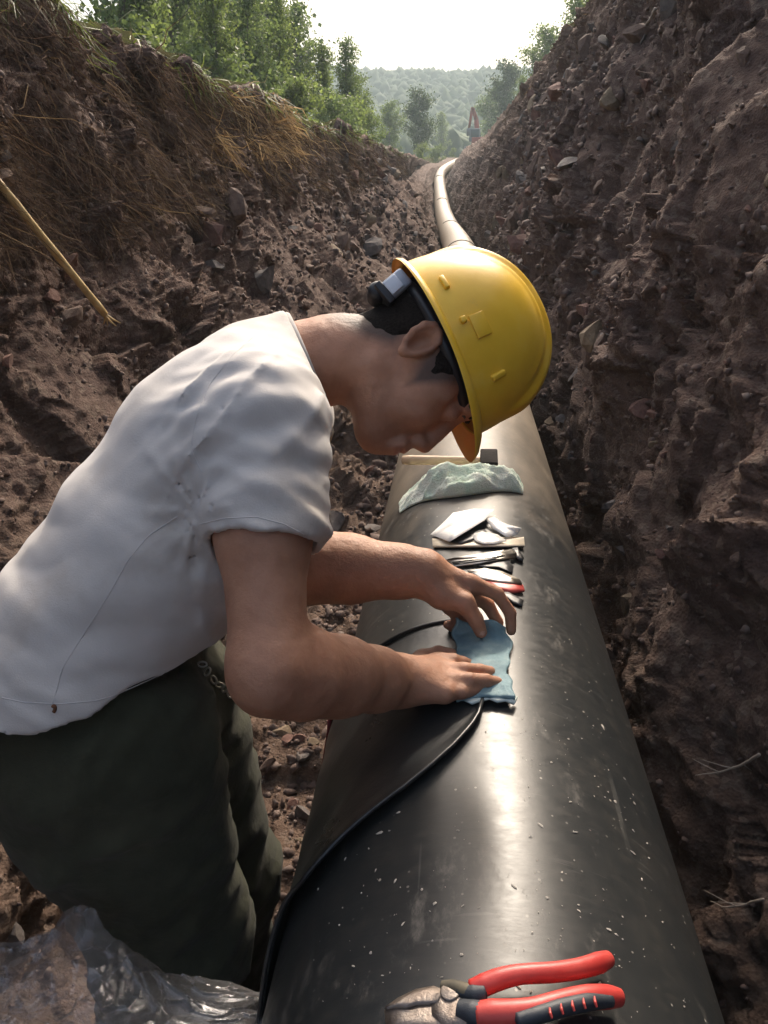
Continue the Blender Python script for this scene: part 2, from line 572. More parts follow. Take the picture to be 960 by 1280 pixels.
def project(p):
    v = np.asarray(p) - CAM
    d = v @ FWD
    return 480 + 1000 * (v @ RGT) / d, 640 - 1000 * (v @ UPV) / d, d

NRM2 = np.cross(np.gradient(TERR, axis=1), np.gradient(TERR, axis=0))
NRM2 /= np.linalg.norm(NRM2, axis=2)[:, :, None] + 1e-9
def scatter(c0, c1, n, ymin, ymax, seed, smin, smax, parent):
    rg = np.random.default_rng(seed)
    r0, r1 = np.searchsorted(YS, [ymin, ymax])
    got = 0
    tries = 0
    while got < n and tries < n * 60:
        tries += 1
        r = rg.integers(r0, r1); c_ = rg.integers(c0, c1)
        p = TERR[r, c_]
        x, y, d = project(p)
        if not (-60 < x < 1020 and -60 < y < 1330):
            continue
        s = d * (smin + (smax - smin) * rg.random() ** 3.0)
        s = min(s, .16)
        if d < .9: continue
        o = bpy.data.objects.new('stone', ROCKS[rg.integers(0, len(ROCKS))])
        COL.objects.link(o)
        o.parent = parent
        nn = NRM2[r, c_]
        o.location = p + nn * s * .1
        o.scale = (s, s, s)
        qn = Vector(nn).to_track_quat('Z', 'Y').to_euler()
        o.rotation_euler = (qn.x + rg.normal() * .35, qn.y + rg.normal() * .35, rg.random() * 6.28)
        got += 1
scatter(b[6], b[11], 190, 1.0, 16, 11, .007, .028, wall_left)
scatter(b[12], b[16], 240, .6, 14, 12, .008, .030, wall_right)
scatter(b[11], b[12], 290, 1.0, 7, 13, .006, .026, trench_floor)

# pebbles: too small and too many to pick apart
def pebbles(name, c0, c1, n, ymin, ymax, seed, smin, smax, parent):
    rg = np.random.default_rng(seed)
    bm = bmesh.new(); bmesh.ops.create_icosphere(bm, subdivisions=1, radius=1)
    bv = np.array([v.co[:] for v in bm.verts]); bf = np.array([[v.index for v in f.verts] for f in bm.faces]); bm.free()
    r0, r1 = np.searchsorted(YS, [ymin, ymax])
    r = rg.integers(r0, r1, n * 3); c_ = rg.integers(c0, c1, n * 3)
    p = TERR[r, c_]
    x, y, d = project(p.T.T) if False else (None, None, None)
    v = p - CAM; d = v @ FWD
    x = 480 + 1000 * (v @ RGT) / d; y = 640 - 1000 * (v @ UPV) / d
    ok = (x > -30) & (x < 990) & (y > -30) & (y < 1310) & (d > .7)
    p = p[ok][:n]; d = d[ok][:n]; n = len(p)
    s = np.minimum(d * (smin + (smax - smin) * rg.random(n) ** 2.5), .05)
    V = bv[None] * (1 + np.clip(.34 * rg.normal(size=(n, len(bv), 1)), -.5, .42)) * s[:, None, None] * (.35 + .95 * rg.random((n, 1, 3)))
    V = V + p[:, None, :] + NRM2[r[ok][:len(p)], c_[ok][:len(p)]][:, None, :] * (s * .25)[:, None, None]
    T = (bf[None] + (np.arange(n) * len(bv))[:, None, None]).reshape(-1, 3)
    o = obj(name, mesh_np(name, V.reshape(-1, 3), None, T, PEB, smooth=False), parent)
    tag(o, kind='stuff')
PEB = M('pebble_mix', ramp=[(.28, (.06, .042, .038)), (.45, (.12, .078, .062)), (.6, (.16, .115, .095)), (.75, (.23, .185, .155))], scale=23, detail=2, rough=.9, bump=.4, bscale=60)
pebbles('pebbles', b[6], b[11], 4200, .9, 14, 21, .0015, .0055, wall_left)
pebbles('pebbles', b[12], b[16], 5000, .5, 12, 22, .0015, .006, wall_right)
pebbles('pebbles', b[11], b[12], 5000, .7, 6, 23, .002, .009, trench_floor)
# ================================================================ PIPE
PX, PZ = 0.062, 0.731
def pipe_hit(px, py, r=PR):
    """world point and normal where the ray through a pixel meets the straight near pipe"""
    d = ray(px, py)
    ox, oz = CAM[0] - PX, CAM[2] - PZ
    a = d[0] ** 2 + d[2] ** 2; bb = ox * d[0] + oz * d[2]; cc = ox * ox + oz * oz - r * r
    disc = max(bb * bb - a * cc, 0)
    t = (-bb - math.sqrt(disc)) / a
    p = CAM + t * d
    n = norm([p[0] - PX, 0, p[2] - PZ])
    return p, n
def PH(px, py, h):
    return pipe_hit(px, py, PR + h)[0]
def on_pipe(th, y, r=PR):
    """th: angle from the top of the pipe, positive to the right"""
    return np.array([PX + r * math.sin(th), y, PZ + r * math.cos(th)])
def pipe_ty(px, py):
    p, n = pipe_hit(px, py)
    return math.atan2(n[0], n[2]), p[1]

def pipe_mat():
    m = bpy.data.materials.new('black_polyethylene_coating'); m.use_nodes = True
    N, L = m.node_tree.nodes, m.node_tree.links
    bs = N['Principled BSDF']
    tc = N.new('ShaderNodeTexCoord')
    sp = N.new('ShaderNodeSeparateXYZ'); L.new(tc.outputs['Object'], sp.inputs[0])
    def noise(sc, det, stretch=(1, 1, 1), ro=.6):
        mp = N.new('ShaderNodeMapping'); mp.inputs['Scale'].default_value = stretch
        L.new(tc.outputs['Object'], mp.inputs[0])
        n = N.new('ShaderNodeTexNoise'); n.inputs['Scale'].default_value = sc; n.inputs['Detail'].default_value = det; n.inputs['Roughness'].default_value = ro
        L.new(mp.outputs[0], n.inputs['Vector']); return n.outputs[0]
    def mrange(v, a, b_, c_, d_):
        r = N.new('ShaderNodeMapRange'); r.inputs[1].default_value = a; r.inputs[2].default_value = b_; r.inputs[3].default_value = c_; r.inputs[4].default_value = d_
        L.new(v, r.inputs[0]); return r.outputs[0]
    def math_(op, a, b_):
        n = N.new('ShaderNodeMath'); n.operation = op
        for i, v in enumerate((a, b_)):
            if isinstance(v, (int, float)): n.inputs[i].default_value = v
            else: L.new(v, n.inputs[i])
        return n.outputs[0]
    # dust: thick on the untouched far pipe, wiped away round the joint
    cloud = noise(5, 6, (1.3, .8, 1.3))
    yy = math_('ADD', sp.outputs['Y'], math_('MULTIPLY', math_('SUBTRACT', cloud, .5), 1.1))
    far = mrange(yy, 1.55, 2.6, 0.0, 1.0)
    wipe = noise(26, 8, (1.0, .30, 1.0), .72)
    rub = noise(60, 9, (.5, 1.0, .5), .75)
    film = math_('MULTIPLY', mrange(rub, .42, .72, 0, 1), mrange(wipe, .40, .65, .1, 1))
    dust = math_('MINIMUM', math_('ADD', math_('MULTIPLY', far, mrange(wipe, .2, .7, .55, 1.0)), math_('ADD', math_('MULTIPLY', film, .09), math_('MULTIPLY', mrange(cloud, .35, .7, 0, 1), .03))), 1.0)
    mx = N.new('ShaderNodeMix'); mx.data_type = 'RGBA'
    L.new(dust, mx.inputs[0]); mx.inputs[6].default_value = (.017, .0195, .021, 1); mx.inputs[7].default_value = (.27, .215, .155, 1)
    # dried spatter, pale
    vor = N.new('ShaderNodeTexVoronoi'); vor.inputs['Scale'].default_value = 46; vor.inputs['Randomness'].default_value = 1
    L.new(tc.outputs['Object'], vor.inputs['Vector'])
    blot = mrange(math_('ADD', vor.outputs['Distance'], math_('MULTIPLY', noise(90, 4), .25)), .17, .20, 1, 0)
    sepc = N.new('ShaderNodeSeparateColor'); L.new(vor.outputs['Color'], sepc.inputs[0])
    pick = mrange(sepc.outputs[1], .955, .965, 0, 1)
    sp_f = math_('MULTIPLY', math_('MULTIPLY', blot, pick), .75)
    mx2 = N.new('ShaderNodeMix'); mx2.data_type = 'RGBA'
    L.new(sp_f, mx2.inputs[0]); L.new(mx.outputs[2], mx2.inputs[6]); mx2.inputs[7].default_value = (.40, .36, .30, 1)
    # smears of dried mud, ragged
    sm = math_('MULTIPLY', mrange(noise(11, 10, (1, .55, 1), .78), .56, .66, 0, 1), mrange(noise(70, 6, (1, .4, 1), .7), .40, .62, 0, 1))
    mxs = N.new('ShaderNodeMix'); mxs.data_type = 'RGBA'; L.new(math_('MULTIPLY', sm, .42), mxs.inputs[0]); L.new(mx2.outputs[2], mxs.inputs[6]); mxs.inputs[7].default_value = (.22, .20, .175, 1)
    mx2 = mxs
    # fine specks
    v3 = N.new('ShaderNodeTexVoronoi'); v3.inputs['Scale'].default_value = 130; L.new(tc.outputs['Object'], v3.inputs['Vector'])
    s3 = N.new('ShaderNodeSeparateColor'); L.new(v3.outputs['Color'], s3.inputs[0])
    f3_ = math_('MULTIPLY', math_('MULTIPLY', mrange(v3.outputs['Distance'], .16, .24, 1, 0), mrange(s3.outputs[0], .93, .95, 0, 1)), mrange(noise(4, 4), .42, .58, .1, .8))
    mxf = N.new('ShaderNodeMix'); mxf.data_type = 'RGBA'; L.new(f3_, mxf.inputs[0]); L.new(mx2.outputs[2], mxf.inputs[6]); mxf.inputs[7].default_value = (.42, .39, .34, 1)
    mx2 = mxf
    # long thin scratches
    hoop = noise(160, 3, (.06, 1.0, .06), .5)
    hp_f = math_('MULTIPLY', mrange(hoop, .66, .70, 0, 1), mrange(noise(5, 4), .45, .6, 0, .35))
    mxh = N.new('ShaderNodeMix'); mxh.data_type = 'RGBA'; L.new(hp_f, mxh.inputs[0]); L.new(mx2.outputs[2], mxh.inputs[6]); mxh.inputs[7].default_value = (.16, .15, .14, 1)
    mx2 = mxh
    scr = noise(55, 3, (1, .05, 1), .5)
    scr_f = math_('MULTIPLY', mrange(scr, .70, .74, 0, 1), mrange(noise(3, 3), .5, .6, 0, .16))
    mx3 = N.new('ShaderNodeMix'); mx3.data_type = 'RGBA'
    L.new(scr_f, mx3.inputs[0]); L.new(mx2.outputs[2], mx3.inputs[6]); mx3.inputs[7].default_value = (.22, .21, .19, 1)
    L.new(mx3.outputs[2], bs.inputs['Base Color'])
    ro = math_('ADD', math_('MULTIPLY', sm, .2), math_('ADD', mrange(rub, .3, .7, .31, .42), math_('MULTIPLY', dust, .22)))
    L.new(ro, bs.inputs['Roughness'])
    bs.inputs['Specular IOR Level'].default_value = .42
    bp = N.new('ShaderNodeBump'); bp.inputs['Strength'].default_value = .035; bp.inputs['Distance'].default_value = .004
    L.new(noise(120, 6, (.5, 1.5, .5)), bp.inputs['Height'])
    L.new(bp.outputs[0], bs.inputs['Normal'])
    return m
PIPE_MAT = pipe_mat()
pipe_root = empty('steel_pipeline', 'long black coated steel pipe running along the bottom of the trench', 'pipe')
ys = np.concatenate([np.arange(-3, 4, .1), np.arange(4, 30, .4), np.arange(30, 73.5, .8)])
nth = 128
th = np.linspace(0, 2 * math.pi, nth, endpoint=False)
cx, cz = pipe_x(ys), pipe_z(ys)
tanx, tanz = np.gradient(cx, ys), np.gradient(cz, ys)
V = np.zeros((len(ys), nth, 3))
for k in range(len(ys)):
    t_ = norm([tanx[k], 1, tanz[k]]); s_ = norm(np.cross(t_, [0, 0, 1])); u_ = np.cross(s_, t_)
    V[k] = np.array([cx[k], ys[k], cz[k]]) + PR * (np.sin(th)[:, None] * s_ + np.cos(th)[:, None] * u_)
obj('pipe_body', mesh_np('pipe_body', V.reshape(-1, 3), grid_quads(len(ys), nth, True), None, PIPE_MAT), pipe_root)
# weld sleeves: low raised bands at the joints, dark bare patches on their crowns
DARK_BAND = M('bare_joint_band', (.02, .016, .014), .9, spec=.05, var=(.04, .033, .03), scale=20)
def pipe_pt(y, th_, r):
    c0 = np.array([pipe_x(y), y, pipe_z(y)])
    t_ = norm([float(pipe_x(y + .1) - pipe_x(y - .1)), .2, float(pipe_z(y + .1) - pipe_z(y - .1))])
    s_ = norm(np.cross(t_, [0, 0, 1])); u_ = np.cross(s_, t_)
    return c0 + r * (math.sin(th_) * s_ + math.cos(th_) * u_)
for yc, hw, a0, a1 in ((11.9, .10, -.9, 1.2), (18.8, .16, -.75, .8), (29.0, .25, -.8, .7), (41.5, .35, -.8, .6)):
    n_a, n_y = 18, 5
    W = np.zeros((n_a, n_y, 3))
    for i in range(n_a):
        for j in range(n_y):
            a = a0 + (a1 - a0) * i / (n_a - 1)
            taper = math.sin(math.pi * (i + .6) / (n_a + .2)) ** .4
            yy = yc + hw * (j / (n_y - 1) * 2 - 1) * taper * (1 + .15 * math.sin(i * 2.1))
            edge = 1.0 if 0 < j < n_y - 1 and 0 < i < n_a - 1 else 0.0
            W[i, j] = pipe_pt(yy, a, PR + .002 + .006 * edge)
    obj('joint_band', mesh_np('joint_band', W.reshape(-1, 3), grid_quads(n_a, n_y), None, DARK_BAND), pipe_root)
# ================================================================ signed-distance modelling
class Field:
    def __init__(s, h):
        s.h = h; s.prims = []
    def rc(s, a, b, ra, rb, k=.012):
        s.prims.append(('rc', np.asarray(a, float), np.asarray(b, float), ra, rb, k)); return s
    def chain(s, pts, radii, k=.012):
        for i in range(len(pts) - 1):
            s.rc(pts[i], pts[i + 1], radii[i], radii[i + 1], k)
        return s
    def ell(s, c, axes, r, k=.012, sub=False):
        s.prims.append(('sub' if sub else 'ell', np.asarray(c, float), np.array([norm(v) for v in axes]), np.asarray(r, float), k)); return s
    def es(s, a, b, L, ra, rb, k=.03):
        """tapered segment of elliptic section; L = lateral axis, ra = (lateral, other)"""
        s.prims.append(('es', np.asarray(a, float), np.asarray(b, float), norm(L), ra, rb, k)); return s
    def cutc(s, a, b, ra, rb, k=.004):
        s.prims.append(('cutc', np.asarray(a, float), np.asarray(b, float), ra, rb, k)); return s
    def plane_cut(s, pt, n, k=.004, box=None):
        """removes what lies on the side n points to (only within box radius of pt, if given)"""
        s.prims.append(('plane', np.asarray(pt, float), norm(n), box, k)); return s
    def bbox(s, p):
        if p[0] in ('rc', 'cutc'):
            r = max(p[3], p[4]); return np.minimum(p[1], p[2]) - r, np.maximum(p[1], p[2]) + r
        if p[0] in ('ell', 'sub'):
            e = np.sqrt(((p[2] * p[3][:, None]) ** 2).sum(0)); return p[1] - e, p[1] + e
        if p[0] == 'es':
            r = max(*p[4], *p[5]); return np.minimum(p[1], p[2]) - r, np.maximum(p[1], p[2]) + r
    def eval(s, lo=None, hi=None):
        bb = [s.bbox(p) for p in s.prims if p[0] in ('rc', 'ell', 'es')]
        if lo is None:
            lo = np.min([q[0] for q in bb], 0) - .02
            hi = np.max([q[1] for q in bb], 0) + .02
        s.lo = lo
        n = np.ceil((hi - lo) / s.h).astype(int) + 1
        ax = [(lo[i] + np.arange(n[i]) * s.h).astype(np.float32) for i in range(3)]
        s.ax = ax
        f = np.full(tuple(n), .05, np.float32)
        for p in s.prims:
            k = p[-1]
            if p[0] == 'plane':
                if p[3] is not None:
                    a0, a1 = p[1] - p[3], p[1] + p[3]
                else:
                    a0, a1 = lo, hi
            else:
                a0, a1 = s.bbox(p)
                m = max(k, .008) + 2 * s.h
                a0, a1 = a0 - m, a1 + m
            i0 = np.clip(np.floor((a0 - lo) / s.h).astype(int), 0, n); i1 = np.clip(np.ceil((a1 - lo) / s.h).astype(int) + 1, 0, n)
            if np.any(i1 <= i0): continue
            sl = tuple(slice(i0[i], i1[i]) for i in range(3))
            x = ax[0][sl[0]][:, None, None]; y = ax[1][sl[1]][None, :, None]; z = ax[2][sl[2]][None, None, :]
            if p[0] in ('rc', 'cutc'):
                a, b_ = p[1].astype(np.float32), p[2].astype(np.float32); ba = b_ - a; L2 = float(ba @ ba) + 1e-12
                t = np.clip(((x - a[0]) * ba[0] + (y - a[1]) * ba[1] + (z - a[2]) * ba[2]) / L2, 0, 1)
                d = np.sqrt((x - a[0] - t * ba[0]) ** 2 + (y - a[1] - t * ba[1]) ** 2 + (z - a[2] - t * ba[2]) ** 2) - (p[3] + (p[4] - p[3]) * t)
            elif p[0] in ('ell', 'sub'):
                c_, A, r = p[1], p[2], p[3]
                q = [((x - c_[0]) * A[i, 0] + (y - c_[1]) * A[i, 1] + (z - c_[2]) * A[i, 2]).astype(np.float32) for i in range(3)]
                k0 = np.sqrt(sum((q[i] / r[i]) ** 2 for i in range(3))); k1 = np.sqrt(sum((q[i] / r[i] ** 2) ** 2 for i in range(3))) + 1e-6
                d = k0 * (k0 - 1) / k1
            elif p[0] == 'es':
                a, b_, L = p[1].astype(np.float32), p[2].astype(np.float32), p[3].astype(np.float32); ba = b_ - a; L2 = float(ba @ ba) + 1e-12
                t = np.clip(((x - a[0]) * ba[0] + (y - a[1]) * ba[1] + (z - a[2]) * ba[2]) / L2, 0, 1)
                wx, wy, wz = x - a[0] - t * ba[0], y - a[1] - t * ba[1], z - a[2] - t * ba[2]
                la = wx * L[0] + wy * L[1] + wz * L[2]
                ot2 = np.maximum(wx * wx + wy * wy + wz * wz - la * la, 0)
                rl = p[4][0] + (p[5][0] - p[4][0]) * t; ro = p[4][1] + (p[5][1] - p[4][1]) * t
                k0 = np.sqrt((la / rl) ** 2 + ot2 / ro ** 2); k1 = np.sqrt((la / rl ** 2) ** 2 + ot2 / ro ** 4) + 1e-6
                d = k0 * (k0 - 1) / k1
            elif p[0] == 'plane':
                nn = p[2]
                d = (x - p[1][0]) * nn[0] + (y - p[1][1]) * nn[1] + (z - p[1][2]) * nn[2]
                d = np.broadcast_to(d.astype(np.float32), f[sl].shape)
            g = f[sl]
            if p[0] in ('rc', 'ell', 'es'):
                hh = np.maximum(k - np.abs(g - d), 0) / k
                f[sl] = np.minimum(g, d) - hh * hh * k * .25
            else:
                e = d if p[0] == 'plane' else -d
                hh = np.maximum(k - np.abs(g - e), 0) / k
                f[sl] = np.maximum(g, e) + hh * hh * k * .25
        s.f = f
        return s
    def band(s, w):
        idx = np.argwhere(np.abs(s.f) < w)
        pts = np.stack([s.ax[i][idx[:, i]] for i in range(3)], 1)
        return tuple(idx.T), pts
    def mesh(s):
        f = s.f; n = f.shape
        ins = f < 0
        cnt = np.zeros(tuple(m - 1 for m in n), np.uint8)
        for dx in (0, 1):
            for dy in (0, 1):
                for dz in (0, 1):
                    cnt += ins[dx:n[0] - 1 + dx, dy:n[1] - 1 + dy, dz:n[2] - 1 + dz]
        act = np.argwhere((cnt > 0) & (cnt < 8))
        dims = np.array(cnt.shape)
        flat = (act[:, 0] * dims[1] + act[:, 1]) * dims[2] + act[:, 2]
        acc = np.zeros((len(act), 3)); num = np.zeros(len(act))
        cv = {}
        for c_ in [(i, j, k) for i in (0, 1) for j in (0, 1) for k in (0, 1)]:
            cv[c_] = f[act[:, 0] + c_[0], act[:, 1] + c_[1], act[:, 2] + c_[2]].astype(float)
        for c_ in cv:
            for a in range(3):
                if c_[a] == 0:
                    e = list(c_); e[a] = 1; e = tuple(e)
                    v0, v1 = cv[c_], cv[e]
                    m = (v0 < 0) != (v1 < 0)
                    t = np.where(m, v0 / np.where(m, v0 - v1, 1), 0)
                    pt = np.tile(np.array(c_, float), (len(act), 1)); pt[:, a] += t
                    acc += pt * m[:, None]; num += m
        V = s.lo + (act + acc / num[:, None]) * s.h
        Q = []
        for a in range(3):
            sl0 = [slice(None)] * 3; sl1 = [slice(None)] * 3
            sl0[a] = slice(0, -1); sl1[a] = slice(1, None)
            i0, i1 = ins[tuple(sl0)], ins[tuple(sl1)]
            e = np.argwhere(i0 != i1)
            b_, c_ = (a + 1) % 3, (a + 2) % 3
            ok = (e[:, b_] > 0) & (e[:, c_] > 0) & (e[:, b_] < dims[b_]) & (e[:, c_] < dims[c_])
            e = e[ok]
            s0 = i0[tuple(e.T)]
            quad = []
            for db, dc in ((0, 0), (1, 0), (1, 1), (0, 1)):
                q = e.copy(); q[:, b_] -= 1 - db; q[:, c_] -= 1 - dc
                quad.append(np.searchsorted(flat, (q[:, 0] * dims[1] + q[:, 1]) * dims[2] + q[:, 2]))
            quad = np.stack(quad, 1)
            quad[~s0] = quad[~s0][:, ::-1]
            Q.append(quad)
        return V, np.concatenate(Q)

def relax(V, Q, it=2, lam=.5):
    V = V.copy()
    e = np.concatenate([Q[:, [0, 1]], Q[:, [1, 2]], Q[:, [2, 3]], Q[:, [3, 0]]])
    deg = np.bincount(e[:, 0], minlength=len(V)) + np.bincount(e[:, 1], minlength=len(V))
    for _ in range(it):
        acc = np.zeros_like(V)
        for k in range(3):
            acc[:, k] = np.bincount(e[:, 0], V[e[:, 1], k], len(V)) + np.bincount(e[:, 1], V[e[:, 0], k], len(V))
        V += lam * (acc / np.maximum(deg, 1)[:, None] - V)
    return V
# ================================================================ THE WORKER
HO = P(527, 452, 1.12)
ang = math.radians(25)
HU = norm(math.cos(ang) * RGT + math.sin(ang) * UPV + 0.07 * FWD)
HS = -FWD
HS = norm(HS - HU * np.dot(HS, HU))
HF = norm(np.cross(HS, HU))
if np.dot(HF, UPV) > 0: HF = -HF
def H(u, f, s): return HO + HU * u + HF * f + HS * s
HAX = [HU, HF, HS]

SK = Field(.0029)
# ---- torso core (hidden in the shirt) joining arms, neck and head
S_R, S_L = P(324, 535, .955), P(352, 522, 1.26)
LAT = norm(S_R - S_L)
SK.es(P(215, 670, 1.08), P(290, 560, 1.09), LAT, (.13, .09), (.15, .09), .04)
SK.es(P(290, 560, 1.09), P(335, 490, 1.10), LAT, (.15, .09), (.11, .06), .04)
# ---- neck and head
SK.rc(P(352, 462, 1.105), P(420, 449, 1.11), .064, .0545, .03)
SK.rc(P(420, 449, 1.11), H(-.045, -.030, 0), .0545, .056, .03)
SK.ell(H(.035, -.008, 0), HAX, (.088, .100, .077), .02)
SK.ell(H(-.035, .028, 0), HAX, (.080, .066, .061), .025)
SK.rc(H(-.030, -.03, 0), H(-.092, .050, 0), .042, .024, .03)
for s_ in (1, -1):
    SK.rc(H(-.072, -.012, .046 * s_), H(-.103, .057, .016 * s_), .0175, .016, .024)     # jaw
    SK.ell(H(-.034, .055, .040 * s_), HAX, (.028, .030, .024), .02)                     # cheek
    SK.ell(H(-.002, .030, .060 * s_), HAX, (.03, .04, .016), .02)                       # cheekbone to temple
SK.ell(H(-.107, .069, 0), HAX, (.018, .018, .022), .018)                               # chin
SK.rc(H(.030, .086, -.030), H(.030, .086, .030), .0165, .0165, .014)                   # brow
for s_ in (1, -1):
    SK.ell(H(.004, .108, .031 * s_), HAX, (.014, .017, .017), .012, sub=True)          # eye sockets
    SK.ell(H(.001, .083, .031 * s_), HAX, (.0135, .0135, .0155), .006)                 # lowered lids
SK.rc(H(.010, .092, 0), H(-.046, .1095, 0), .0085, .0100, .012)                           # nose
for s_ in (1, -1):
    SK.ell(H(-.051, .103, .012 * s_), HAX, (.008, .0095, .0075), .008)
SK.rc(H(-.058, .0915, 0), H(-.078, .0935, 0), .0115, .0105, .012)
SK.rc(H(-.094, .084, 0), H(-.103, .077, 0), .014, .014, .014)
SK.rc(H(-.075, .094, -.016), H(-.075, .094, .016), .0085, .0085, .010)                 # lips
SK.rc(H(-.075, .100, -.008), H(-.075, .100, .008), .006, .006, .006)
SK.rc(H(-.087, .091, -.014), H(-.087, .091, .014), .008, .008, .008)
SK.rc(H(-.087, .096, -.007), H(-.087, .096, .007), .006, .006, .006)
SK.ell(H(-.0812, .109, 0), HAX, (.0016, .012, .02), .003, sub=True)                    # mouth line
for s_ in (1, -1):                                                                     # ears
    def E(u, f, s): return H(u * .88 - .006, f * .88 - .012, (.0775 + s * .88) * s_)
    SK.ell(E(0, 0, .004), [HU + .25 * HF * -1, HF + .25 * HU, HS + 0 * HU], (.029, .0165, .010), .008)
    helix = [E(-.006, .013, .004), E(.010, .017, .007), E(.024, .012, .010), E(.031, .001, .012), E(.027, -.011, .014), E(.014, -.018, .016), E(-.004, -.017, .014), E(-.018, -.010, .010), E(-.028, .001, .006)]
    SK.chain(helix, [.0035, .0042, .0045, .0045, .0048, .0048, .0045, .0045, .0055], .004)
    SK.ell(E(-.030, .004, .005), HAX, (.008, .007, .0045), .006)
    SK.ell(E(-.002, .004, .0145), HAX, (.0180, .0110, .0120), .003, sub=True)
    SK.rc(E(-.008, .014, .004), E(.000, .015, .004), .0042, .0042, .005)
# ---- right arm (near the camera)
EL_R = P(337, 838, .875)
W_R = PH(495, 851, .060)
SK.chain([S_R, S_R * .55 + EL_R * .45 + LAT * .004, EL_R], [.058, .0500, .0405], .03)
SK.rc(EL_R, EL_R + (EL_R - S_R) * .06 - RGT * .006, .034, .024, .022)
fa = lambda a, b_, t: a * (1 - t) + b_ * t
SK.chain([EL_R, fa(EL_R, W_R, .22), fa(EL_R, W_R, .5), fa(EL_R, W_R, .8), W_R], [.0400, .0465, .0435, .0360, .0315], .03)
# hand flat on the putty: four metacarpals, four fingers, thumb tucked beside them
RK = {'index': (547, 828), 'middle': (557, 839), 'ring': (561, 852), 'little': (556, 867)}
for nme, kx in RK.items():
    SK.rc(W_R, PH(*kx, .030), .0265, .0140, .018)
def finger(F_, pts, radii, k0=.008):
    F_.rc(pts[0], pts[1], radii[0], radii[1], k0)
    for i in range(1, len(pts) - 1):
        F_.rc(pts[i], pts[i + 1], radii[i], radii[i + 1], .003)
finger(SK, [PH(547, 828, .030), PH(566, 826, .030), PH(578, 829, .019), PH(587, 831, .010)], [.0122, .0105, .0096, .0088])
finger(SK, [PH(557, 839, .030), PH(580, 837, .031), PH(599, 838, .022), PH(612, 840, .012)], [.0122, .0105, .0096, .0086])
finger(SK, [PH(561, 852, .030), PH(586, 850, .030), PH(607, 851, .021), PH(621, 853, .012)], [.0122, .0103, .0095, .0085])
finger(SK, [PH(556, 867, .026), PH(577, 865, .023), PH(592, 863, .015), PH(603, 861, .010)], [.0112, .0095, .0088, .0080])
SK.rc(W_R, PH(528, 826, .022), .020, .016, .015)
finger(SK, [PH(528, 826, .022), PH(548, 817, .016), PH(564, 818, .012)], [.015, .0115, .0095])
# ---- left arm (far side)
EL_L = P(330, 705, 1.22); W_L = P(530, 716, 1.20)
SK.chain([S_L, S_L * .5 + EL_L * .5, EL_L], [.058, .053, .047], .03)
SK.chain([EL_L, fa(EL_L, W_L, .25), fa(EL_L, W_L, .55), fa(EL_L, W_L, .85), W_L], [.047, .0535, .047, .0355, .031], .03)
LK = {'index': P(588, 729, 1.20), 'middle': P(581, 738, 1.218), 'ring': P(572, 748, 1.232), 'little': P(562, 757, 1.24)}
for kp in LK.values():
    SK.rc(W_L, kp, .025, .0135, .018)
finger(SK, [LK['index'], P(621, 742, 1.212), P(638, 766, 1.22), P(639, 788, 1.222)], [.0125, .0105, .0092, .0078])
finger(SK, [LK['middle'], P(610, 756, 1.238), P(622, 778, 1.24), P(618, 795, 1.235)], [.0122, .0102, .009, .0078])
finger(SK, [LK['ring'], P(590, 770, 1.25), P(582, 789, 1.245), P(569, 796, 1.24)], [.0118, .0098, .0085, .0075])
finger(SK, [LK['little'], P(574, 776, 1.252), P(566, 784, 1.25), P(559, 781, 1.245)], [.0105, .0088, .0078, .007])
SK.rc(W_L, P(553, 744, 1.185), .023, .019, .018)
SK.rc(P(553, 744, 1.185), P(581, 754, 1.178), .019, .0145, .014)
finger(SK, [P(581, 754, 1.178), P(594, 774, 1.182), P(601, 790, 1.188)], [.0145, .0118, .0098])
SK.eval()
# tendons and veins on the backs of the hands, crease noise: only relief in the narrow band
ii, pp = SK.band(.006)
SK.f[ii] += (.0006 * pnoise(pp * 90, 51) + .0009 * pnoise(pp * 35, 52)).astype(np.float32)
SV, SQ = SK.mesh()
SV = relax(SV, SQ, 2, .45)

def skin_mat():
    m = M('tanned_skin', rough=.52, ramp=[(.3, (.345, .168, .102)), (.5, (.405, .205, .126)), (.72, (.46, .240, .150))], scale=24, bump=.22, bscale=300, sss=.14, spec=.38, bump2=(.12, 55))
    N, L = m.node_tree.nodes, m.node_tree.links
    bs = N['Principled BSDF']; src = bs.inputs['Base Color'].links[0].from_socket
    for an, col, k in (('stubble', (.045, .034, .030, 1), .85), ('lips', (.30, .105, .085, 1), .8)):
        at = N.new('ShaderNodeAttribute'); at.attribute_name = an
        mu = N.new('ShaderNodeMath'); mu.operation = 'MULTIPLY'; mu.inputs[1].default_value = k; L.new(at.outputs['Fac'], mu.inputs[0])
        mx = N.new('ShaderNodeMix'); mx.data_type = 'RGBA'; L.new(mu.outputs[0], mx.inputs[0]); L.new(src, mx.inputs[6]); mx.inputs[7].default_value = col
        src = mx.outputs[2]
    L.new(src, bs.inputs['Base Color'])
    return m
SKIN = skin_mat()
person = empty('person', 'man in white shirt and yellow hard hat bending over the pipe', 'person', loc=tuple(P(190, 1300, 1.5) * [1, 1, 0]))
PO = np.array(person.location)
def part(name, V, Q, mat, parent=person, smooth=True):
    if parent is person: V = V - PO
    return obj(name, mesh_np(name, V, Q, None, mat, smooth), parent)
body = part('body', SV, SQ, SKIN)
def hairline(pts):
    r_ = pts - HO
    hu, hf, hs = r_ @ HU, r_ @ HF, np.abs(r_ @ HS)
    ln = np.interp(hf, [-.12, -.095, -.06, -.035, .000, .018, .030, .045, .07, .1], [-.086, -.082, -.060, -.032, .002, -.012, -.028, .006, .046, .06])
    return hu, hf, hs, ln
hu_, hf_, hs_, ln_ = hairline(SV)
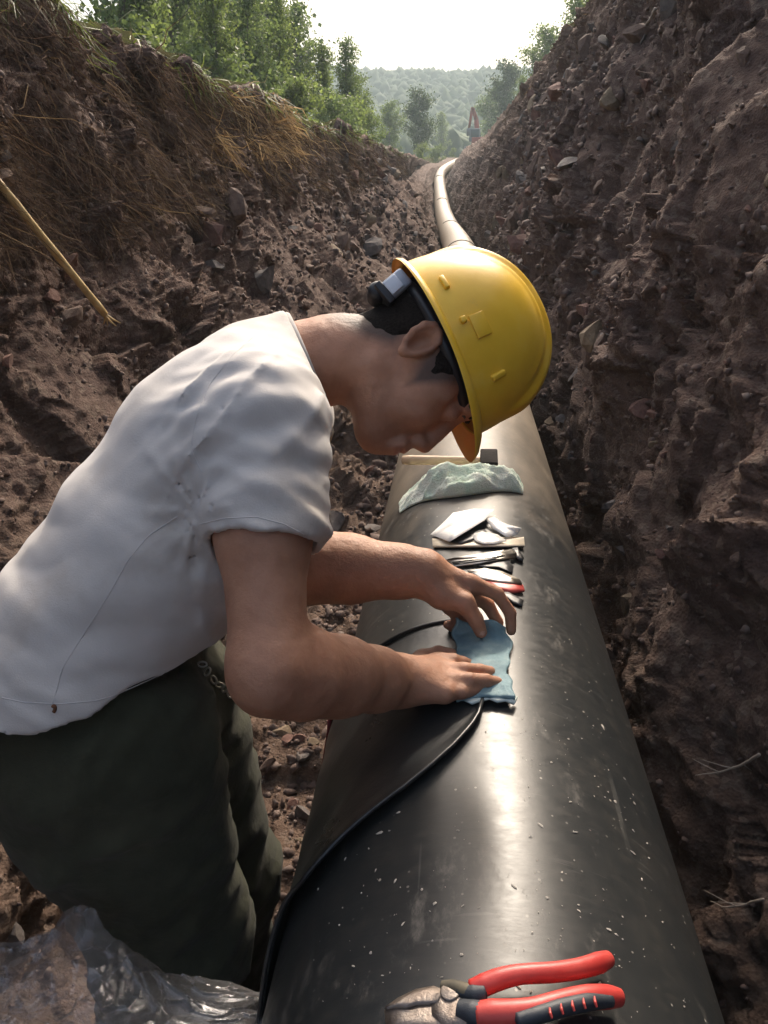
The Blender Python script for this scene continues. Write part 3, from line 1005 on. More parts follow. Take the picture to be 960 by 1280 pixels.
stub = np.clip((hu_ - ln_ + .026) / .026, 0, 1) * (hu_ > -.125) * (np.linalg.norm(SV - HO, axis=1) < .16)
stub *= 1 - np.exp(-(((hu_ + .004) / .036) ** 2 + ((hf_ + .014) / .023) ** 2) ** 2) * (hs_ > .060)
jaw = .35 * np.exp(-(((hu_ + .10) / .03) ** 2 + ((hf_ - .06) / .045) ** 2))
lips = np.exp(-(((hu_ + .0812) / .011) ** 2 + ((hf_ - .100) / .012) ** 2 + (hs_ / .022) ** 2) ** 2)
att = body.data.attributes.new('stubble', 'FLOAT', 'POINT'); att.data.foreach_set('value', np.clip(stub + jaw * .5, 0, 1).astype(np.float32))
att = body.data.attributes.new('lips', 'FLOAT', 'POINT'); att.data.foreach_set('value', lips.astype(np.float32))

# fingernails
NAIL = M('fingernail', (.48, .28, .22), .35, sss=.1)
def nail(p0, p1, view, w, l):
    d = norm(p1 - p0); n = norm(view - d * np.dot(view, d)); s_ = np.cross(d, n)
    V = []
    for i in range(5):
        for j in range(5):
            a = (i / 4 - .5) * 2; b_ = (j / 4 - .5) * 2
            rr = math.sqrt(max(0, 1 - (abs(b_) ** 3) * .6))
            V.append(p1 + d * (b_ * l) + s_ * (a * w * rr) + n * (.0078 - .003 * a * a - .0015 * max(b_, 0) ** 2))
    return np.array(V), grid_quads(5, 5)
nb = MB()
for a_, b_, v_, w_, l_ in ((P(594, 774, 1.182), P(600, 788, 1.187), -FWD + .3 * RGT, .0062, .0065),):
    V_, Q_ = nail(a_, b_, v_, w_, l_)
    V_ = V_ + norm(v_) * .0022
    o_ = part('thumbnail', V_, Q_, NAIL)

for a_, b_, w_, l_ in ((PH(607, 851, .021), PH(619, 852.6, .0135), .0050, .0055), (PH(599, 838, .022), PH(610, 839.8, .0135), .0052, .0056), (PH(592, 863, .015), PH(601, 861.3, .0110), .0042, .0046)):
    V_, Q_ = nail(a_, b_, np.array([-.25, -.35, 1.0]), w_, l_)
    part('fingernail', V_ + norm([-.25, -.35, 1.0]) * .0012, Q_, NAIL)
# ---- hair: a thin cap over the back and sides of the head, cropped short
HR = Field(.0034)
HR.ell(H(.035, -.008, 0), HAX, (.0885, .1005, .0775), .02)
HR.rc(P(420, 449, 1.11), H(-.045, -.030, 0), .0545, .0565, .03)
HR.ell(H(-.002, .030, .060), HAX, (.03, .04, .016), .02)
HR.ell(H(-.002, .030, -.060), HAX, (.03, .04, .016), .02)
HR.eval()
ii, pp = HR.band(.02)
rel = pp - HO
hu, hf, hs = rel @ HU, rel @ HF, np.abs(rel @ HS)
line = np.interp(hf, [-.12, -.095, -.06, -.035, .000, .018, .030, .045, .07, .1], [-.080, -.074, -.050, -.022, .012, .000, -.018, .014, .046, .06])
line = line + .005 * pnoise(pp * 60, 61) + .007 * pnoise(pp * 150, 63)
inh = np.clip((hu - line) / .022, -1.6, 1)
inh -= 2.2 * np.exp(-(((hu + .004) / .030) ** 2 + ((hf + .014) / .019) ** 2) ** 2)
HR.f[ii] -= (.0034 * inh + .0009 * pnoise(pp * 330, 62)).astype(np.float32)
HV, HQ = HR.mesh()
HAIR = M('short_black_hair', (.018, .014, .012), .85, var=(.045, .036, .031), scale=300, bump=1.0, bscale=500, spec=.15)
part('hair', HV, HQ, HAIR)
for s_ in (1, -1):
    MB().tube([H(.026, .100, .014 * s_), H(.030, .1005, .030 * s_), H(.026, .088, .047 * s_)], [.0038, .0048, .003], 6).build('eyebrow', HAIR, person, PO)

# ---- shirt
SH = Field(.0041)
TS = [(P(88, 872, 1.10), (.185, .150)), (P(128, 790, 1.09), (.176, .136)), (P(215, 670, 1.085), (.178, .130)), (P(284, 562, 1.09), (.186, .127)), (P(330, 494, 1.10), (.150, .092))]
for (a_, ra_), (b_, rb_) in zip(TS[:-1], TS[1:]):
    SH.es(a_, b_, LAT, ra_, rb_, .05)
SH.es(TS[0][0] + (TS[0][0] - TS[1][0]) * .9, TS[0][0], LAT, (.188, .158), (.185, .150), .05)
SH.rc(P(330, 478, 1.10), P(372, 452, 1.108), .082, .0705, .03)                           # shoulders run up to the collar
SLV_R, SLV_L = fa(S_R, EL_R, .50), fa(S_L, EL_L, .50)
SH.rc(P(312, 520, 1.02), S_R, .086, .070, .05)
SH.rc(P(330, 510, 1.18), S_L, .086, .070, .05)
SL = Field(SH.h)
SL.chain([fa(S_R, EL_R, -.12), S_R, fa(S_R, EL_R, .3), fa(S_R, EL_R, .7)], [.058, .076, .0690, .0660], .035)
SL.chain([S_L, fa(S_L, EL_L, .7)], [.078, .068], .035)
# fabric folds as real relief
def add_ridge(F_, pix, depth_off, r, k=.02):
    pts = [P(x, y, d + depth_off) for x, y, d in pix]
    F_.chain(pts, [r * .4] + [r] * (len(pts) - 2) + [r * .4], k)
bbs = [F_.bbox(p_) for F_ in (SH, SL) for p_ in F_.prims]
glo = np.min([q_[0] for q_ in bbs], 0) - .03; ghi = np.max([q_[1] for q_ in bbs], 0) + .03
SH.eval(glo, ghi); SL.eval(glo, ghi)
x, y, z = np.meshgrid(*SH.ax, indexing='ij', sparse=True)
def plane(pt, n): return ((x - pt[0]) * n[0] + (y - pt[1]) * n[1] + (z - pt[2]) * n[2]).astype(np.float32)
def dist_to(c_): return np.sqrt((x - c_[0]) ** 2 + (y - c_[1]) ** 2 + (z - c_[2]) ** 2).astype(np.float32)
adir = norm(EL_R - S_R)
cuffR = plane(SLV_R, norm(adir * 1.0 - .10 * RGT))
cuffL = plane(SLV_L, norm(EL_L - S_L))
SL.f = np.where(dist_to(SLV_R) < .2, np.maximum(SL.f, cuffR), SL.f)
SL.f = np.where(dist_to(SLV_L) < .13, np.maximum(SL.f, cuffL), SL.f)
kk = .028
hh_ = np.maximum(kk - np.abs(SH.f - SL.f), 0) / kk
SH.f = np.minimum(SH.f, SL.f) - hh_ * hh_ * kk * .25
ii, pp = SH.band(.03)
p32 = pp.astype(np.float32)
# torso coordinate along the spine
axd = norm(TS[3][0] - TS[0][0]); tt = (p32 - TS[0][0]) @ axd; ll = (p32 - TS[0][0]) @ LAT
oo = (p32 - TS[0][0]) @ np.cross(axd, LAT)
hemw = np.exp(-np.clip(tt + .02, 0, 1) / .075)
fold = .018 * hemw * pnoise(np.stack([tt * 26 + .9 * pnoise(p32 * 4, 70), ll * 3.0, oo * 3.2 + tt * 5], 1), 71)
fold += .008 * hemw * pnoise(np.stack([tt * 55, ll * 7, oo * 6], 1), 72)
fold += .010 * np.abs(pnoise(np.stack([tt * 9 + oo * 6, ll * 4, oo * 9 - tt * 7], 1), 73)) * np.exp(-((tt - .18) / .2) ** 2)
# sleeve: tension folds round the arm, slanting
adir = norm(EL_R - S_R); ta = (p32 - S_R) @ adir; ra_ = (p32 - S_R) @ RGT; da = (p32 - S_R) @ FWD
dist_arm = np.linalg.norm((p32 - S_R) - ta[:, None] * adir, axis=1)
slw = np.exp(-np.clip(dist_arm - .10, 0, 1) / .02) * sstep(-.12, -.03, ta)
warp = pnoise(p32 * 7, 76) * .7
fold += .0090 * slw * pnoise(np.stack([ta * 30 + ra_ * 11 + warp, ra_ * 4, da * 5], 1), 74)
fold += .0042 * slw * pnoise(np.stack([ta * 55 - ra_ * 24 + warp * 2, ra_ * 9, da * 8], 1), 75)
# armpit gathers
arm_pit = P(255, 640, .93)
pw = np.exp(-((p32 - arm_pit) ** 2).sum(1) / .07 ** 2)
dv = p32 - arm_pit
fold += .010 * pw * pnoise(np.stack([np.arctan2(dv @ UPV, dv @ RGT) * 5, (dv @ UPV) * 3, (dv @ RGT) * 3], 1), 77)
# shoulder-to-collar pulls
shp = P(350, 465, 1.0)
dw = np.exp(-((p32 - shp) ** 2).sum(1) / .085 ** 2)
fold += .0095 * dw * pnoise(np.stack([(p32 @ UPV) * 42 + (p32 @ RGT) * 14, (p32 @ RGT) * 5, (p32 @ FWD) * 6], 1), 78)
fold += .0012 * pnoise(p32 * 28, 79)
# sharp creases: thin ridges
def crease(c3, seed, w=.12): return np.clip(1 - np.abs(pnoise(c3, seed)) / w, 0, 1) ** 1.5
fold += .0042 * slw * crease(np.stack([ta * 12 + ra_ * 9 + warp, ra_ * 3, da * 3], 1), 171)
fold += .0040 * hemw * crease(np.stack([tt * 13 + warp * .8, ll * 2, oo * 2.4 + tt * 3], 1), 172)
fold += .0030 * np.exp(-((tt - .12) / .14) ** 2) * crease(np.stack([tt * 5 + oo * 3, ll * 2.5, oo * 5 - tt * 4], 1), 173, .07)
fold += .0035 * (dw + pw * .6) * crease(np.stack([(p32 @ UPV) * 14 + (p32 @ RGT) * 7, (p32 @ RGT) * 3, (p32 @ FWD) * 3], 1), 174)
SH.f[ii] -= fold.astype(np.float32)
# cuts: hem, neck; then hollow it out
body_in = SH.f + .0092
hem_n = norm(-1.0 * np.array([0, 0, 1.0]) + .16 * RGT + .05 * FWD)
hem = plane(P(75, 891, .93), hem_n)
hx = (x * RGT[0] + y * RGT[1]); 
hem = hem + (.005 * np.sin(hx * 37) + .003 * np.sin(hx * 83 + 1)).astype(np.float32)
neck_n = norm(P(420, 448, 1.11) - P(352, 462, 1.105))
neckc = plane(P(381, 452, 1.108) , norm(neck_n + .18 * UPV))
nearN = dist_to(P(395, 450, 1.108)) < .13
f0 = SH.f
f1 = np.maximum(f0, hem)
f1 = np.where(nearN, np.maximum(f1, neckc), f1)
# the sleeve bore: an arm-sized hole through the cuff, so the cuff stands open round the arm
BO = Field(SH.h)
BO.chain([fa(S_R, EL_R, .28), fa(S_R, EL_R, .75)], [.0605, .0590], .01)
BO.chain([fa(S_L, EL_L, .25), fa(S_L, EL_L, .75)], [.060, .0600], .01)
BO.eval(glo, ghi)
SH.f = np.maximum(np.maximum(f1, -body_in), -BO.f).astype(np.float32)
HVs, HQs = SH.mesh()
HVs = relax(HVs, HQs, 2, .4)
SHIRT = M('white_cotton_knit', rough=.88, ramp=[(.27, (.36, .30, .245)), (.37, (.50, .455, .41)), (.47, (.58, .545, .51)), (.7, (.65, .62, .595))], scale=3.5, bump=.15, bscale=420, sheen=.25, spec=.2)
shirt = part('shirt', HVs, HQs, SHIRT)
SHB = BVHTree.FromPolygons([tuple(v) for v in HVs], [tuple(int(i) for i in q) for q in HQs])
def on_mesh(bvh, px, py, lift=.001):
    h = bvh.ray_cast(Vector(CAM), Vector(ray(px, py)))
    if h[0] is None: return None
    return np.array(h[0]) + np.array(h[1]) * lift * (1 if np.dot(np.array(h[1]), ray(px, py)) < 0 else -1)
def strip_on(bvh, pix, r, name, mat, parent, n=60, flat=False):
    pix = np.array(pix, float)
    t = np.linspace(0, 1, len(pix)); tt_ = np.linspace(0, 1, n)
    pts = [on_mesh(bvh, np.interp(k, t, pix[:, 0]), np.interp(k, t, pix[:, 1]), .0001) for k in tt_]
    pts = [p_ for p_ in pts if p_ is not None]
    if len(pts) < 3: return
    pts = np.array(pts)
    for _ in range(2): pts[1:-1] = .5 * pts[1:-1] + .25 * (pts[:-2] + pts[2:])
    V_, Q_, T_ = tube(pts, r, 6)
    MB().add(V_ - PO, Q_, T_).build(name, mat, parent)
SEAM = M('shirt_seam', (.56, .53, .51), .9)
strip_on(SHB, [(66, 880), (78, 835), (100, 800), (135, 745), (160, 700), (185, 670), (222, 645)], .0006, 'side_seam', SEAM, shirt)
strip_on(SHB, [(2, 872), (30, 878), (75, 880), (120, 876), (180, 858), (232, 826)], .0006, 'hem_stitch', SEAM, shirt)
strip_on(SHB, [(250, 655), (280, 648), (320, 646), (355, 655), (380, 668)], .0006, 'cuff_stitch', SEAM, shirt)
strip_on(SHB, [(252, 590), (238, 560), (246, 520), (262, 480), (290, 445), (318, 420)], .0005, 'armhole_seam', SEAM, shirt)
strip_on(SHB, [(66, 884), (68, 880), (70, 886), (67, 890)], .0022, 'rust_stain', M('rust_stain', (.16, .07, .035), .95), shirt, n=8)
# cream cord hanging from the open neck
MB().tube(np.array([P(399, 512, 1.06), P(410, 524, 1.05), P(415, 540, 1.05), P(411, 551, 1.05), P(405, 549, 1.055), P(402, 535, 1.06)]) - PO, .0032, 8).build('neck_cord', M('cream_cord', (.62, .52, .36), .7), shirt)
# ribbed neckband
ring = []
nb_c = P(388, 452, 1.108); e1 = norm(UPV - neck_n * np.dot(UPV, neck_n)); e2 = np.cross(neck_n, e1)
for k in range(41):
    a = 2 * math.pi * k / 40
    ring.append(nb_c + e1 * .0665 * math.cos(a) + e2 * .0675 * math.sin(a) - neck_n * (.007 + .012 * math.cos(a)))
V_, Q_, T_ = tube(ring, .0052, 8, cap=False)
MB().add(V_ - PO, Q_, T_).build('neckband', SHIRT, shirt)

# ---- trousers
TR = Field(.0074)
K_R, A_R = P(212, 1160, 1.21), P(200, 1440, 1.55)
K_L, A_L = P(284, 1085, 1.43), P(283, 1310, 1.78)
HP_R, HP_L = P(128, 945, 1.04), P(205, 900, 1.23)
TR.es(P(120, 830, 1.10), P(118, 910, 1.12), LAT, (.158, .128), (.170, .145), .05)
TR.es(P(190, 830, 1.13), P(205, 880, 1.16), LAT, (.150, .06), (.15, .08), .05)
TR.es(HP_R, K_R, LAT, (.098, .146), (.085, .112), .05)
TR.es(K_R, A_R, LAT, (.085, .112), (.080, .085), .04)
TR.es(HP_L, K_L, LAT, (.095, .115), (.082, .086), .05)
TR.es(K_L, A_L, LAT, (.082, .086), (.078, .078), .04)
TR.eval()
ii, pp = TR.band(.035)
p32 = pp.astype(np.float32)
fz = p32[:, 2]
fold = .012 * pnoise(np.stack([p32[:, 0] * 6, p32[:, 1] * 5, fz * 14 + p32[:, 0] * 9], 1), 81) + .006 * np.abs(pnoise(np.stack([p32[:, 0] * 14, p32[:, 1] * 9, fz * 26 - p32[:, 0] * 16], 1), 82)) + .002 * pnoise(p32 * 34, 83)
kn = np.exp(-((p32 - P(290, 1010, 1.12)) ** 2).sum(1) / .12 ** 2)
fold += .010 * kn * pnoise(np.stack([p32 @ RGT * 9, p32 @ FWD * 9, fz * 34 + (p32 @ RGT) * 18], 1), 84)
fold += .008 * crease(np.stack([p32[:, 0] * 3 + p32[:, 1] * 2, p32[:, 1] * 3, fz * 8 - p32[:, 0] * 5], 1), 181, .16) + .007 * crease(np.stack([p32[:, 0] * 7 - fz * 4, p32[:, 1] * 6, fz * 4], 1), 182, .12)
TR.f[ii] -= fold.astype(np.float32)
x, y, z = np.meshgrid(*TR.ax, indexing='ij', sparse=True)
waist = plane(P(255, 808, 1.1), norm(np.array([0, 0, 1.0]) + .55 * RGT))
TR.f = np.maximum(np.maximum(TR.f, waist), -(TR.f + .018)).astype(np.float32)
TV, TQ = TR.mesh(); TV = relax(TV, TQ, 2, .4)
TROUS = M('olive_work_trousers', rough=.85, ramp=[(.3, (.030, .032, .018)), (.5, (.042, .044, .026)), (.66, (.060, .060, .037)), (.8, (.095, .082, .055))], scale=6, bump=.3, bscale=500, sheen=.08, spec=.25, bump2=(.25, 30))
trousers = part('trousers', TV, TQ, TROUS)
TRB = BVHTree.FromPolygons([tuple(v) for v in TV], [tuple(int(i) for i in q) for q in TQ])
# bunch of keys on the waistband
KEY = M('key_steel', (.45, .42, .36), .35, metal=1.0)
kb = MB()
kp = [on_mesh(TRB, px_, py_, .006) for px_, py_ in ((248, 832), (254, 842), (262, 850), (270, 856), (278, 862), (284, 868))]
kp = [k_ for k_ in kp if k_ is not None]
for i, k_ in enumerate(kp):
    a_ = norm(RGT * math.cos(i) + UPV * math.sin(i)); c_ = np.cross(a_, FWD)
    rr = [k_ + (a_ * math.cos(t_) + c_ * math.sin(t_) * .6) * .006 for t_ in np.linspace(0, 2 * math.pi, 13)]
    MB().tube(rr, .0014, 6, cap=False).build('key_ring', KEY, person, PO)
# work boots
BOOT = M('rubber_boot', (.03, .028, .025), .55, var=(.09, .07, .055), scale=9, bump=.3, bscale=60)
for nme, an, gz in (('right', A_R, 0), ('left', A_L, 0)):
    BF = Field(.008)
    toe = np.array([an[0] + .17, an[1] + .01, .0]); heel = np.array([an[0] - .05, an[1], .0])
    BF.rc(np.array([an[0], an[1], an[2] + .10]), np.array([an[0] - .01, an[1], .07]), .058, .055, .03)
    BF.rc(heel + [0, 0, .05], toe + [0, 0, .04], .045, .040, .03)
    BF.eval()
    zz = BF.ax[2][None, None, :]
    BF.f = np.maximum(BF.f, (.004 - zz) + 0 * BF.f).astype(np.float32)
    BV, BQ = BF.mesh(); part('boot', BV, BQ, BOOT)

# ---- hard hat
def helmet():
    HAT = M('yellow_polythene', rough=.36, ramp=[(.27, (.58, .36, .07)), (.37, (.84, .49, .035)), (.55, (.89, .54, .045)), (.75, (.91, .60, .10))], scale=11, sss=.06, sss_r=(.02, .012, .003), spec=.5, bump=.03, bscale=80, rvar=.06)
    INS = M('hat_inside', (.62, .22, .02), .6)
    na, npz = 160, 60
    rimu = .030
    def shell(inner):
        off = -.0028 if inner else 0
        V = []
        for j in range(npz):
            v = j / (npz - 1)
            for i in range(na):
                a = 2 * math.pi * i / na
                ca, sa = math.cos(a), math.sin(a)       # ca: front (+f)
                # dome
                lat = v * math.pi / 2
                rf = (.128 if ca > 0 else .131) + off; rs = .108 + off
                prof = max(math.cos(lat), 0) ** .82
                up = rimu + (.146 + off) * math.sin(lat) ** .95
                # base of the dome bulges a touch
                f_ = rf * ca * prof; s__ = rs * sa * prof
                # centre ridge: a raised band along the top, from front to back
                if not inner and v > .12:
                    w = abs(s__) / .036
                    rid = .0085 * (1 - sstep(.85, 1.05, w)) * sstep(.12, .35, v)
                    w2 = abs(abs(s__) - .052) / .006
                    rid += .0022 * (1 - sstep(.5, 1.0, w2)) * sstep(.3, .45, v)
                    up += rid * math.sin(lat); f_ += rid * ca * math.cos(lat)
                V.append((up, f_ - .002, s__))
        return np.array(V)
    # brim ring: from dome foot outwards
    def brim():
        V = []
        nr = 7
        for j in range(nr):
            t = j / (nr - 1)
            for i in range(na):
                a = 2 * math.pi * i / na
                ca, sa = math.cos(a), math.sin(a)
                rf = .128 if ca > 0 else .131
                pk = max(ca, 0) ** 2.2
                out = .007 + .024 * pk + .003 * max(-ca, 0) ** 3
                drop = .004 + .017 * pk
                bend = t ** 1.3
                V.append((rimu + .001 - drop * bend - (.003 if j == nr - 1 else 0), (rf + out * t) * ca - .002, (.108 + out * .8 * t) * sa))
        return np.array(V)
    root = MB()
    S0, S1, B0 = shell(False), shell(True), brim()
    B1 = B0.copy(); B1[:, 0] -= .0028
    Q = grid_quads(npz, na, True); Qb = grid_quads(7, na, True)
    tow = lambda A_: HO + A_[:, :1] * HU + A_[:, 1:2] * HF + A_[:, 2:3] * HS - PO
    mb = MB()
    mb.add(tow(S0), [q[::-1] for q in Q]); mb.add(tow(B0), Qb)
    # outer lip joins brim top to brim underside
    lip = np.concatenate([B0[-na:], B1[-na:]]); mb.add(tow(lip), grid_quads(2, na, True))
    hat = mb.build('hard_hat', HAT, person)
    mb = MB(); mb.add(tow(S1), Q); mb.add(tow(B1), [q[::-1] for q in Qb]); mb.build('hat_lining', INS, hat)
    # slots and lugs moulded on the side towards us and the far side
    for sd in (1, -1):
        for (u_, f_, hu_, hf_, dp) in ((.052, -.066, .0035, .0105, .003), (.068, .004, .0165, .0155, .0022), (.050, .004 - .014, .004, .0045, .004), (.0665, .070, .0105, .0040, .0035)):
            # find the shell there
            lat = math.asin(min(1, ((u_ - rimu) / .146) ** (1 / .95))); prof = math.cos(lat) ** .82
            rf = .128 if f_ > 0 else .131
            cs = min(1, abs(f_ + .002) / (rf * prof)); sn = math.sqrt(1 - cs * cs)
            s0_ = .108 * prof * sn
            nrm_l = norm([(u_ - rimu) / .146 ** 2, f_ / rf ** 2, s0_ / .108 ** 2])
            nw = norm(HU * nrm_l[0] + HF * nrm_l[1] + HS * nrm_l[2] * sd)
            c0_ = H(u_, f_, s0_ * sd) + nw * dp * .35 - PO
            au = norm(HU - nw * np.dot(HU, nw)); af = np.cross(nw, au)
            rot = 0.0
            MB().box(c0_, (au, af, nw), (hu_ if hu_ != .0165 else .0105, hf_, dp if hu_ != .0165 else .0012), .45).build('lug', HAT, hat)
    # headband, ratchet housing and knob at the nape
    BAND = M('grey_blue_plastic', (.42, .46, .52), .4, var=(.35, .39, .45), scale=10)
    BLK = M('black_plastic', (.015, .015, .018), .4)
    m1 = MB()
    pts = []
    for k in range(61):
        a = 2 * math.pi * k / 60
        pts.append(H(.022, .098 * math.cos(a) - .006, .079 * math.sin(a)))
    V_, Q_, T_ = tube(pts, .009, 8, cap=False, flat=(HU * 0 + HS * 0 + HF * 0 + norm(HO * 0 + HS), 1.0))
    m1.add(V_ - PO, Q_, T_); m1.build('headband', BLK, hat)
    bx = lambda c_, half, name, mat, ax_=None: MB().box(c_ - PO, ax_ or (HU, HF, HS), half, .3).build(name, mat, hat)
    tl = math.radians(-16)
    a1 = HU * math.cos(tl) + HF * math.sin(tl); a2 = -HU * math.sin(tl) + HF * math.cos(tl)
    axr = (a1, a2, HS)
    base_c = H(.002, -.100, .030)
    bx(base_c, (.019, .013, .030), 'ratchet_housing', BAND, axr)
    bx(base_c - a1 * .020, (.005, .0165, .034), 'ratchet_rim', BLK, axr)
    bx(base_c - a1 * .005 + HS * .031, (.010, .010, .004), 'strap_end', M('white_plastic', (.62, .66, .72), .35), axr)
    kn = []
    cc = base_c - a2 * .010 - a1 * .022
    mbk = MB(); V_, Q_, T_ = tube([cc + HS * .020 * q for q in (-1, -.8, .8, 1)], [.011, .0135, .0135, .011], 14); mbk.add(V_ - PO, Q_, T_); mbk.build('ratchet_knob', BLK, hat)
    return hat
hat = helmet()
# ================================================================ THINGS ON THE PIPE
def sheet(name, top, thick_n, thick, mat, parent=None, origin=None):
    """closed thin slab from a grid of top points (n,m,3) and per-point normals"""
    n, m_ = top.shape[:2]
    bot = top - thick_n * thick
    V_ = np.concatenate([top.reshape(-1, 3), bot.reshape(-1, 3)])
    Q_ = [tuple(q) for q in grid_quads(n, m_)] + [tuple(q[::-1] + n * m_) for q in grid_quads(n, m_)]
    rim = [(0, j) for j in range(m_)] + [(i, m_ - 1) for i in range(1, n)] + [(n - 1, j) for j in range(m_ - 2, -1, -1)] + [(i, 0) for i in range(n - 2, 0, -1)]
    idx = [i * m_ + j for i, j in rim]
    for k in range(len(idx)):
        a, b_ = idx[k], idx[(k + 1) % len(idx)]
        Q_.append((b_, a, a + n * m_, b_ + n * m_))
    if origin is not None: V_ = V_ - np.asarray(origin)
    return obj(name, mesh_np(name, V_, Q_, None, mat), parent)

# ---- black wrap sheet draped over the pipe
far_y = pipe_ty(540, 787)[1]
edge_px = [(605, 874), (602, 893), (590, 914), (570, 938), (542, 966), (512, 994), (482, 1021), (452, 1051), (424, 1083), (396, 1116), (366, 1146)]
edge = [pipe_ty(*q) for q in edge_px]
eth = np.array([e[0] for e in edge]); eyy = np.array([e[1] for e in edge])
th0 = eth[0]; th1 = -2.15
n_t, n_y = 70, 40
ths = np.linspace(th0, th1, n_t)
top = np.zeros((n_t, n_y, 3)); nn_ = np.zeros_like(top)
order = np.argsort(eth)
for i, t_ in enumerate(ths):
    yn = np.interp(t_, eth[order], eyy[order]) if t_ > eth.min() else eyy[np.argmin(eth)] - (eth.min() - t_) * .10
    yf = far_y - .012 * math.sin((t_ - th0) * 2.0) - max(0, t_ - (-.15)) * .12
    for j in range(n_y):
        v = j / (n_y - 1)
        yy = yf + (yn - yf) * v
        lift = .004 + .014 * sstep(.72, 1, v) * math.exp(-((t_ - th0 + .75) / .4) ** 2) + .004 * sstep(.9, 1, v) + .02 * sstep(-1.45, -2.1, t_)
        lift += .0012 * math.sin(yy * 60 + t_ * 9) * (1 - v)
        top[i, j] = on_pipe(t_, yy, PR + lift); nn_[i, j] = [math.sin(t_), 0, math.cos(t_)]
WRAP = M('black_shrink_wrap', (.012, .013, .014), .34, var=(.022, .023, .024), scale=6, rvar=.08, bump=.12, bscale=30, spec=.5)
wrap = empty('wrap_sheet', 'thick black wrap sheet draped over the left side of the pipe', 'wrap', loc=tuple(on_pipe(-.5, far_y)))
WO = np.array(wrap.location)
sheet('sheet', top, nn_, .003, WRAP, wrap, WO)
bead = [on_pipe(t_, far_y - .012 * math.sin((t_ - th0) * 2.0) - max(0, t_ + .15) * .12, PR + .0055) for t_ in ths[4:]]
V_, Q_, T_ = tube(bead, .0045, 8); MB().add(V_ - WO, Q_, T_).build('folded_edge', WRAP, wrap)
bead = [top[i, -1] + nn_[i, -1] * .001 for i in range(0, n_t)]
V_, Q_, T_ = tube(bead, .0028, 8); MB().add(V_ - WO, Q_, T_).build('cut_edge', WRAP, wrap)

# ---- pale blue putty patch held at its top corner
n_u, n_v = 30, 42
top = np.zeros((n_u, n_v, 3)); nn_ = np.zeros_like(top)
for i in range(n_u):
    u = i / (n_u - 1)
    for j in range(n_v):
        v = j / (n_v - 1)
        bx_, by_ = 574 + (640 - 574) * u, 873 - 4 * math.sin(u * 3)
        tx_, ty_ = 569 + (636 - 569) * u, 772 + 10 * u + 4 * math.sin(u * 7)
        wob = (3.0 * math.sin(v * 9 + 1) + 2.0 * math.sin(v * 23 + 2)) * (u - .5) * 2
        px_, py_ = bx_ + (tx_ - bx_) * v + wob, by_ + (ty_ - by_) * v
        lo_ = PH(px_, py_, .015)
        hi_ = P(px_, py_, 1.206 + .012 * math.sin(u * 3.1))
        dlo = np.dot(lo_ - CAM, FWD)
        k = sstep(.45, .95, v)
        d_ = dlo * (1 - k) + (1.206 + .010 * math.sin(u * 6.0)) * k
        d_ = min(d_, dlo)
        top[i, j] = P(px_, py_, d_)
tn = np.cross(np.gradient(top, axis=1), np.gradient(top, axis=0)); tn /= np.linalg.norm(tn, axis=2)[:, :, None]
if np.mean(tn @ -FWD) < 0: tn = -tn
pn = pnoise(top.reshape(-1, 3) * 45, 91).reshape(n_u, n_v); pn2 = pnoise(top.reshape(-1, 3) * 16, 92).reshape(n_u, n_v)
cr_ = facets(top.reshape(-1, 3).astype(np.float32) * 42, 93)[0].reshape(n_u, n_v)
top += tn * (.0016 * pn + .0065 * pn2 + .0022 * cr_)[:, :, None]
PUTTY = M('blue_putty', rough=.55, ramp=[(.3, (.13, .215, .25)), (.5, (.18, .285, .315)), (.7, (.27, .37, .38))], scale=26, bump=.3, bscale=90, spec=.22)
putty = sheet('putty_patch', top, tn, .0045, PUTTY)
putty.location = (0, 0, 0)
tag(putty, 'pale blue putty patch the man presses onto the pipe', 'patch')
# squeezed-out paler rim along the foot
rim = MB()
rp = [PH(px_, py_, .009) for px_, py_ in ((580, 874), (590, 877), (601, 874), (612, 872), (622, 875), (632, 874), (640, 877), (645, 871))]
V_, Q_, T_ = tube(rp, [.003, .0055, .0045, .004, .0055, .0045, .0065, .003], 8, flat=([0, 0, 1], .55))
rim.add(V_, Q_, T_); rim.build('squeezed_rim', M('pale_putty_rim', (.55, .62, .58), .4, var=(.62, .68, .62), scale=60, bump=.3, bscale=90), putty)

# ---- claw-less hammer lying across the pipe
ham_p, _ = pipe_hit(590, 592)
hy = ham_p[1]
WOOD = M('hammer_wood', rough=.55, ramp=[(.3, (.42, .27, .16)), (.5, (.55, .38, .24)), (.7, (.62, .46, .31))], scale=12, stretch=(1.5, 12, 12), bump=.08, bscale=40)
IRON = M('hammer_iron', (.010, .009, .009), .8, spec=.05, var=(.018, .015, .014), scale=30, bump=.2, bscale=80)
dep = np.dot(ham_p - CAM, FWD)
h0, h1 = P(503, 575, dep + .02), P(611, 576, dep - .005)
ham = empty('hammer', 'hammer with pale wooden handle and black square head behind the rag', 'hammer', loc=tuple(h1))
ax_h = norm(h1 - h0)
V_, Q_, T_ = tube([h0, h0 + ax_h * .02, h0 * .5 + h1 * .5, h1 - ax_h * .03, h1 + ax_h * .018], [.0105, .0122, .0112, .0098, .0098], 14, flat=([0, 1, 0], .85))
MB().add(V_ - h1, Q_, T_).build('handle', WOOD, ham)
hd = norm(np.array([0, 1, 0]) - ax_h * ax_h[1]); hz = np.cross(ax_h, hd)
mb = MB(); mb.box(np.zeros(3) - hd * .012 - hz * .004, (ax_h, hd, hz), (.021, .055, .022), .16)
mb.build('head', IRON, ham)

